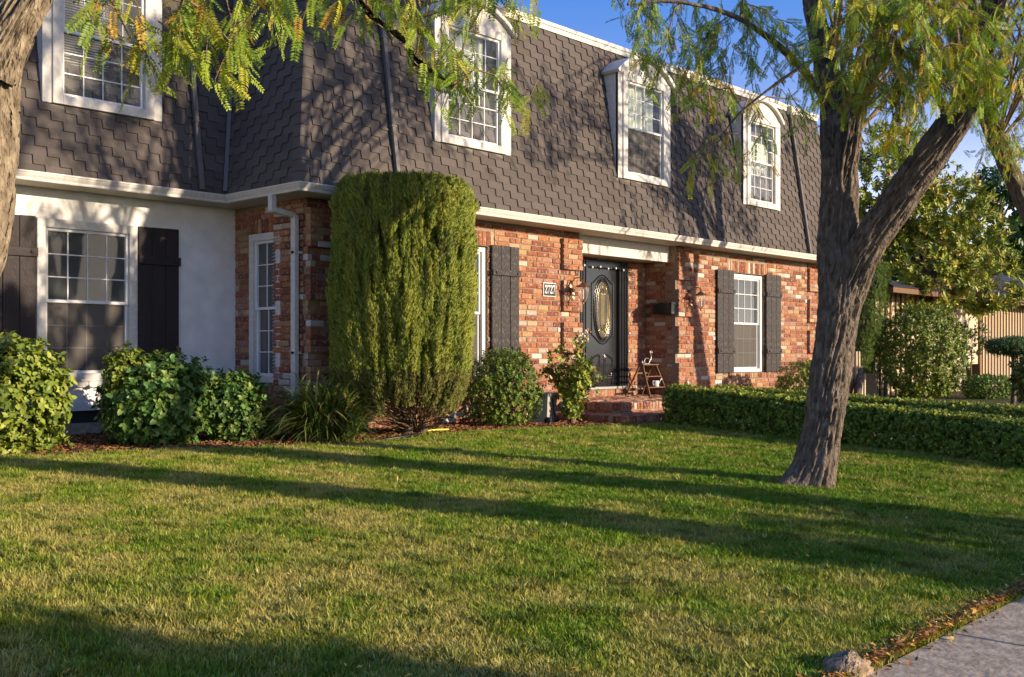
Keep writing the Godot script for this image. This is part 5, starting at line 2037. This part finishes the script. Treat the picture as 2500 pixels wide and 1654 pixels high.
# ---------------------------------------------------------------- on the porch
func sconce(x: float, y: float, z: float, label: String) -> void:
	var s := thing("wall_lantern", label, "lantern", V(x, y, z), 0.0, "bronze wall lanterns by the porch")
	var pl := MB.new()
	pl.lathe(PackedVector2Array([Vector2(0.055, 0), Vector2(0.055, 0.012), Vector2(0.035, 0.022), Vector2(0, 0.026)]), Vector3.ZERO, 20, Color.WHITE, Basis(Vector3.RIGHT, PI / 2).scaled(V(1, 1.9, 1)))
	part(pl, "back_plate", M.bronze, s)
	var arm := MB.new()
	var ap := PackedVector3Array()
	var ar := PackedFloat32Array()
	for i in 15:
		var t := i / 14.0
		var ang := lerpf(PI, -0.25, t)
		ap.append(V(0, 0.03 + 0.105 * sin(ang) + 0.02 * t, 0.14 + 0.115 * cos(ang)))
		ar.append(0.008)
	arm.tube(ap, ar, 8)
	var sp := PackedVector3Array()
	var sr := PackedFloat32Array()
	for i in 26:
		var t := i / 25.0
		var ang := t * TAU * 1.2
		sp.append(V(0.012 * sin(ang * 2.0), -0.04 - 0.22 * t, 0.035 + 0.035 * (1 - t) * cos(ang)))
		sr.append(0.009 * (1.1 - t))
	arm.tube(sp, sr, 6)
	for k in 5:
		leaf(arm, V(0, -0.05 - 0.035 * k, 0.03), V(0.8 if k % 2 else -0.8, -0.7, 0.3), V(0, 0, 1), 0.06, 0.035)
	part(arm, "scroll_arm", M.bronze, s)
	var c := V(0, 0, 0.25)
	var sh := MB.new()
	sh.lathe(PackedVector2Array([Vector2(0, 0.085), Vector2(0.018, 0.085), Vector2(0.02, 0.06), Vector2(0.032, 0.055), Vector2(0.045, 0.035), Vector2(0.10, 0.012), Vector2(0.118, 0.0), Vector2(0.118, -0.006), Vector2(0.10, 0.0), Vector2(0.04, 0.02)]), c, 24)
	part(sh, "lamp_shade", M.bronze, s)
	var gl := MB.new()
	gl.lathe(PackedVector2Array([Vector2(0.072, -0.005), Vector2(0.078, -0.05), Vector2(0.07, -0.13), Vector2(0.05, -0.2), Vector2(0.02, -0.235)]), c, 20)
	part(gl, "glass_globe", M.glass, s)
	var cg := MB.new()
	for i in 4:
		var th := TAU * i / 4 + 0.4
		var d := V(cos(th), 0, sin(th))
		cg.tube(P([c + d * 0.09, c + d * 0.092 + V(0, -0.06, 0), c + d * 0.078 + V(0, -0.15, 0), c + d * 0.04 + V(0, -0.225, 0), c + V(0, -0.262, 0)]), F([0.005, 0.005, 0.005, 0.005, 0.005]), 6)
	cg.lathe(PackedVector2Array([Vector2(0, -0.29), Vector2(0.012, -0.28), Vector2(0.018, -0.262), Vector2(0.006, -0.245), Vector2(0.0, -0.24)]), c, 10)
	part(cg, "cage", M.bronze, s)
	var cd := MB.new()
	cd.lathe(PackedVector2Array([Vector2(0.012, -0.2), Vector2(0.012, -0.06), Vector2(0.006, -0.05), Vector2(0, -0.03)]), c, 8)
	part(cd, "candle", M.cream_paint, s)


func porch_things() -> void:
	sconce(12.94, 1.06, -10.815, "bronze wall lantern beside the house number on the brick pier")
	sconce(16.28, 1.06, -10.815, "bronze wall lantern between the porch and the far window")
	# house number
	var pq := thing("house_number", "black number plate with white border reading 2727", "number plate", V(12.485, 1.0, -10.872))
	boxpart(V(-0.15, -0.108, 0), V(0.15, 0.108, 0.012), "border", M.sash, pq, 0.003)
	boxpart(V(-0.137, -0.095, 0.012), V(0.137, 0.095, 0.016), "plate", M.number_black, pq)
	var f := SystemFont.new()
	f.font_names = PackedStringArray(["Droid Serif"])
	f.font_weight = 700
	var tm := TextMesh.new()
	tm.text = "2727"
	tm.font = f
	tm.font_size = 32
	tm.pixel_size = 0.0055
	tm.depth = 0.006
	var tx := put(tm, "digits", M.sash, pq)
	tx.position = V(0, 0, 0.018)
	tx.scale = V(0.62, 1.0, 1)
	# mailbox on the porch cheek wall
	var mbx := thing("mailbox", "black wooden mailbox on the shaded porch side wall", "mailbox", V(15.94, 0.82, -11.1))
	boxpart(V(-0.14, -0.105, -0.23), V(-0.002, 0.075, 0.23), "body", M.door_black, mbx, 0.006)
	var lid := MB.new()
	var n := 16
	for i in n:
		var a := -0.24 + 0.48 * i / n
		var b := -0.24 + 0.48 * (i + 1) / n
		var ha := 0.10 + 0.02 * cos(a * 26.0)
		var hb := 0.10 + 0.02 * cos(b * 26.0)
		lid.q(V(-0.15, 0.07, a), V(-0.15, 0.07, b), V(-0.148, hb - 0.012, b), V(-0.148, ha - 0.012, a), V(-1, 0, 0))
		lid.q(V(-0.148, hb - 0.012, b), V(-0.148, ha - 0.012, a), V(-0.002, ha, a), V(-0.002, hb, b), V(0, 1, 0))
	lid.q(V(-0.15, 0.07, 0.24), V(-0.148, 0.11, 0.24), V(-0.002, 0.115, 0.24), V(-0.002, 0.07, 0.24), V(0, 0, 1))
	part(lid, "lid", M.door_black, mbx)
	# small stepladder
	var ld := thing("stepladder", "small weathered wooden stepladder standing on the porch", "stepladder", V(15.42, -0.738, -11.12))
	var w := 0.2
	for s in [-1.0, 1.0]:
		var lg := MB.new()
		var a := V(s * (w + 0.07), 0, 0.24)
		var b := V(s * w, 0.54, 0.03)
		lg.box((a + b) / 2, V(0.022, a.distance_to(b), 0.05), Color.WHITE, 0.003, aim_box(b - a))
		part(lg, "leg", M.old_wood, ld)
		var lg2 := MB.new()
		a = V(s * (w + 0.04), 0, -0.30)
		b = V(s * (w - 0.03), 0.53, -0.05)
		lg2.box((a + b) / 2, V(0.022, a.distance_to(b), 0.03), Color.WHITE, 0.003, aim_box(b - a))
		part(lg2, "leg", M.old_wood, ld)
	for y in [0.155, 0.345]:
		var ww := lerpf(w + 0.07, w, y / 0.54)
		boxpart(V(-ww, y - 0.01, 0.24 - 0.21 * y / 0.54 - 0.06), V(ww, y + 0.008, 0.24 - 0.21 * y / 0.54 + 0.035), "tread", M.old_wood, ld, 0.003)
	for y in [0.12, 0.40]:
		boxpart(V(-0.2, y - 0.014, -0.30 + 0.25 * y / 0.53 - 0.012), V(0.2, y + 0.014, -0.30 + 0.25 * y / 0.53 + 0.01), "brace", M.old_wood, ld, 0.003)
	boxpart(V(-0.235, 0.54, -0.085), V(0.235, 0.56, 0.085), "top_board", M.old_wood, ld, 0.004)
	# wire swan
	var sw := thing("wire_swan", "curled metal swan ornament on top of the stepladder", "ornament", V(15.38, -0.176, -11.1))
	var wr := MB.new()
	var neck := PackedVector3Array()
	var nr := PackedFloat32Array()
	for i in 22:
		var t := i / 21.0
		neck.append(V(0.05 + 0.05 * sin(t * PI * 1.1) + 0.05 * t, 0.02 + 0.19 * t, 0))
		nr.append(0.006)
	for i in 9:
		var an := PI * 0.9 - i * 0.5
		neck.append(V(0.125 + 0.024 * cos(an), 0.215 + 0.024 * sin(an), 0))
		nr.append(0.0055)
	wr.tube(neck, nr, 7)
	var bod := PackedVector3Array()
	var br := PackedFloat32Array()
	for i in 25:
		var t := TAU * i / 24
		bod.append(V(0.0 + 0.075 * cos(t), 0.055 + 0.05 * sin(t), 0))
		br.append(0.005)
	wr.tube(bod, br, 6, Color.WHITE, false)
	wr.tube(P([V(-0.07, 0.05, 0), V(-0.11, 0.03, 0), V(-0.16, 0.035, 0.0), V(-0.14, 0.06, 0)]), F([0.007, 0.009, 0.006, 0.003]), 6)
	wr.bb(V(-0.17, 0.0, -0.03), V(0.06, 0.006, 0.03))
	part(wr, "wire_body", M.steel, sw)
	# watering can on the lower tread
	var wc := thing("watering_can", "small white enamel watering can on the lower ladder tread", "watering can", V(15.44, -0.573, -10.955))
	var cn := MB.new()
	cn.lathe(PackedVector2Array([Vector2(0, 0), Vector2(0.058, 0), Vector2(0.05, 0.105), Vector2(0.046, 0.105), Vector2(0.05, 0.01), Vector2(0, 0.01)]), Vector3.ZERO, 18)
	part(cn, "can", M.enamel, wc)
	var spt := MB.new()
	spt.tube(P([V(0.045, 0.02, 0), V(0.1, 0.07, 0), V(0.15, 0.12, 0)]), F([0.012, 0.008, 0.007]), 8)
	spt.lathe(PackedVector2Array([Vector2(0.006, 0), Vector2(0.02, 0.02), Vector2(0, 0.024)]), V(0.15, 0.12, 0), 10, Color.WHITE, Basis(Vector3.BACK, -0.8))
	part(spt, "spout", M.enamel, wc)
	var hn := MB.new()
	hn.tube(P([V(-0.05, 0.02, 0), V(-0.09, 0.05, 0), V(-0.085, 0.1, 0), V(-0.045, 0.1, 0)]), F([0.005, 0.005, 0.005, 0.005]), 6)
	part(hn, "handle", M.enamel, wc)
	# round wooden ornament leaning by the pier
	var orn := thing("garden_ornament", "round wooden bird ornament on the porch floor beside the pier", "ornament", V(15.78, -0.738, -10.55))
	var disc := MB.new()
	disc.lathe(PackedVector2Array([Vector2(0, -0.02), Vector2(0.095, -0.02), Vector2(0.105, -0.01), Vector2(0.105, 0.01), Vector2(0.095, 0.02), Vector2(0, 0.02)]), V(0, 0.115, 0), 24, Color.WHITE, Basis(Vector3.RIGHT, PI / 2 - 0.15))
	part(disc, "body", M.old_wood, orn)
	var hd := MB.new()
	hd.lathe(PackedVector2Array([Vector2(0, -0.04), Vector2(0.03, -0.03), Vector2(0.036, 0), Vector2(0.024, 0.03), Vector2(0, 0.038)]), V(0.04, 0.235, 0), 12)
	hd.tube(P([V(0.06, 0.235, 0), V(0.1, 0.23, 0.0)]), F([0.012, 0.003]), 6)
	part(hd, "head", M.pale_board, orn)
	# string of bulbs round the door
	var sl := thing("string_lights", "string of clear bulbs along the top of the black door", "string lights", V(14.7, 1.5, -11.53))
	var wire := PackedVector3Array()
	var wrr := PackedFloat32Array()
	var spots := []
	for i in 6:
		spots.append(V(-0.58 + i * 0.22, 0.035 - 0.02 * (i % 2), 0.025))
	for i in 6:
		spots.append(V(0.68 + 0.02 * (i % 2), -0.15 - i * 0.32, 0.025))
	for s in spots:
		wire.append(s)
		wrr.append(0.003)
	var wm := MB.new()
	wm.tube(wire, wrr, 5)
	part(wm, "wire", M.iron, sl)
	for s in spots:
		var b := MB.new()
		b.lathe(PackedVector2Array([Vector2(0, -0.026), Vector2(0.014, -0.015), Vector2(0.017, 0), Vector2(0.01, 0.014), Vector2(0, 0.016)]), s + V(0, -0.016, 0.006), 10)
		part(b, "bulb", M.bulb, sl)


func aim_box(y: Vector3) -> Basis:
	y = y.normalized()
	var x := V(1, 0, 0)
	x = (x - y * x.dot(y)).normalized()
	return Basis(x, y, x.cross(y))


# ---------------------------------------------------------------- small things in the garden
func small_things() -> void:
	var b := thing("storage_bin", "grey plastic wheeled bin half hidden between the round shrub and the roses", "bin", V(11.55, gy(11.5, -10.2) + 0.02, -10.2), 0.35)
	var body := MB.new()
	var lo := [V(-0.16, 0, -0.14), V(0.16, 0, -0.14), V(0.16, 0, 0.14), V(-0.16, 0, 0.14)]
	var hi := [V(-0.2, 0.42, -0.17), V(0.2, 0.42, -0.17), V(0.2, 0.42, 0.17), V(-0.2, 0.42, 0.17)]
	for i in 4:
		var j := (i + 1) % 4
		body.q(lo[i], lo[j], hi[j], hi[i], lo[i] + lo[j])
	body.q(lo[0], lo[1], lo[2], lo[3], V(0, -1, 0))
	body.q(hi[0] - V(0, 0.04, 0), hi[1] - V(0, 0.04, 0), hi[2] - V(0, 0.04, 0), hi[3] - V(0, 0.04, 0), V(0, 1, 0))
	part(body, "body", M.bin_plastic, b)
	var rim := MB.new()
	rim.bb(V(-0.215, 0.40, 0.155), V(0.215, 0.44, 0.185), Color.WHITE, 0.006)
	rim.bb(V(-0.215, 0.40, -0.185), V(0.215, 0.44, -0.155), Color.WHITE, 0.006)
	rim.bb(V(-0.215, 0.40, -0.155), V(-0.185, 0.438, 0.155), Color.WHITE, 0.006)
	rim.bb(V(0.185, 0.40, -0.155), V(0.215, 0.438, 0.155), Color.WHITE, 0.006)
	part(rim, "rim", M.bin_plastic, b)
	for x in [-0.17, 0.17]:
		var wh := MB.new()
		wh.lathe(PackedVector2Array([Vector2(0, -0.02), Vector2(0.05, -0.02), Vector2(0.055, 0), Vector2(0.05, 0.02), Vector2(0, 0.02)]), V(x, 0.045, 0.16), 16, Color.WHITE, Basis(Vector3.BACK, PI / 2))
		part(wh, "wheel", M.black_plastic, b)
	var hs := MB.new()
	hs.tube(P([V(-0.06, 0.36, 0.19), V(-0.02, 0.2, 0.19), V(0.04, 0.06, 0.2), V(0.08, 0.03, 0.22)]), F([0.012, 0.012, 0.012, 0.012]), 8)
	part(hs, "hose_end", M.black_plastic, b)
	# edging along the bed
	var ed := thing("edging_strip", "loose black plastic edging strip between lawn and bark chips", "edging", V(8.25, -1.02, -9.55))
	var em := MB.new()
	var ep := [V(-0.42, 0.0, -0.05), V(-0.2, 0.03, 0.03), V(0.0, 0.045, 0.06), V(0.2, 0.05, 0.03), V(0.34, 0.06, -0.02)]
	var s := spline(ep, [0.022, 0.022, 0.022, 0.022, 0.022], 0.05)
	em.tube(s[0], s[1], 10)
	var k0: PackedVector3Array = s[0]
	for i in k0.size() - 1:
		em.q(k0[i] + V(0, 0, -0.012), k0[i + 1] + V(0, 0, -0.012), k0[i + 1] + V(0, -0.09, -0.012), k0[i] + V(0, -0.09, -0.012), V(0, 0, 1))
	part(em, "strip", M.black_plastic, ed)
	var yl := thing("yellow_stake", "yellow-green plastic stake lying on the bark below the juniper", "stake", V(9.35, gy(9.3, -10.0) + 0.045, -10.05))
	var ym := MB.new()
	ym.tube(P([V(-0.2, 0, 0.02), V(0, 0.005, 0), V(0.2, 0, 0.0)]), F([0.012, 0.013, 0.01]), 8)
	part(ym, "stake", M.yellow_plastic, yl)
	# stone at the sidewalk edge
	var rk := MB.new()
	var nz := FastNoiseLite.new()
	nz.seed = 4
	nz.frequency = 5.0
	var rings := 22
	var segs := 32
	for i in rings + 1:
		var ph := PI * i / rings
		for j in segs:
			var th := TAU * j / segs
			var d := V(sin(ph) * cos(th), cos(ph), sin(ph) * sin(th))
			var r := 1.0 + nz.get_noise_3dv(d * 0.35) * 0.5 + nz.get_noise_3dv(d * 1.2) * 0.15
			rk.v.append(d * r * V(0.125, 0.085, 0.105))
			rk.n.append(d)
			rk.c.append(Color.WHITE)
	for i in rings:
		for j in segs:
			var a := i * segs + j
			var c := i * segs + (j + 1) % segs
			rk.ix.append_array([a, c + segs, c, a, a + segs, c + segs])
	var ro := part(rk, "stone", M.rock)
	ro.position = V(4.43, -1.41, -2.13)
	tag(ro, "weathered tan stone half sunk in the grass at the sidewalk edge", "stone")
	# fallen leaves
	var lf := MB.new()
	leaf(lf, V(-0.5, 0, 0), V(1, 0.1, 0), V(0, 1, 0), 1.0, 0.42)
	var sc := SC.new()
	var cols := [Color(0.42, 0.17, 0.03), Color(0.5, 0.28, 0.05), Color(0.30, 0.11, 0.03), Color(0.55, 0.36, 0.10), Color(0.22, 0.09, 0.035)]
	for i in 7000:
		var x := rf(3.4, 10.0)
		var z := -2.06 - absf(rng.randfn()) * 0.055
		var y := -1.395 + rf(-0.005, 0.035)
		if i % 12 == 0:
			x = rf(1.5, 12.0)
			z = rf(-9.3, -2.2)
			y = gy(x, z) + rf(0.025, 0.05)
		if i % 40 == 1:
			z = -2.03 + rf(0, 0.06)
			y = -1.394
		var B := aim(V(rf(-0.7, 0.7), 1, rf(-0.7, 0.7)), rf(0, TAU)).scaled(Vector3.ONE * rf(0.018, 0.05))
		sc.add(Transform3D(B, V(x, y, z)), cols[rng.randi() % 5] * rf(0.7, 1.2))
	tag(scatter(sc, "fallen_leaves", lf.done(), M.chip), "orange and brown fallen leaves gathered along the sidewalk edge", "leaves", "", "stuff")
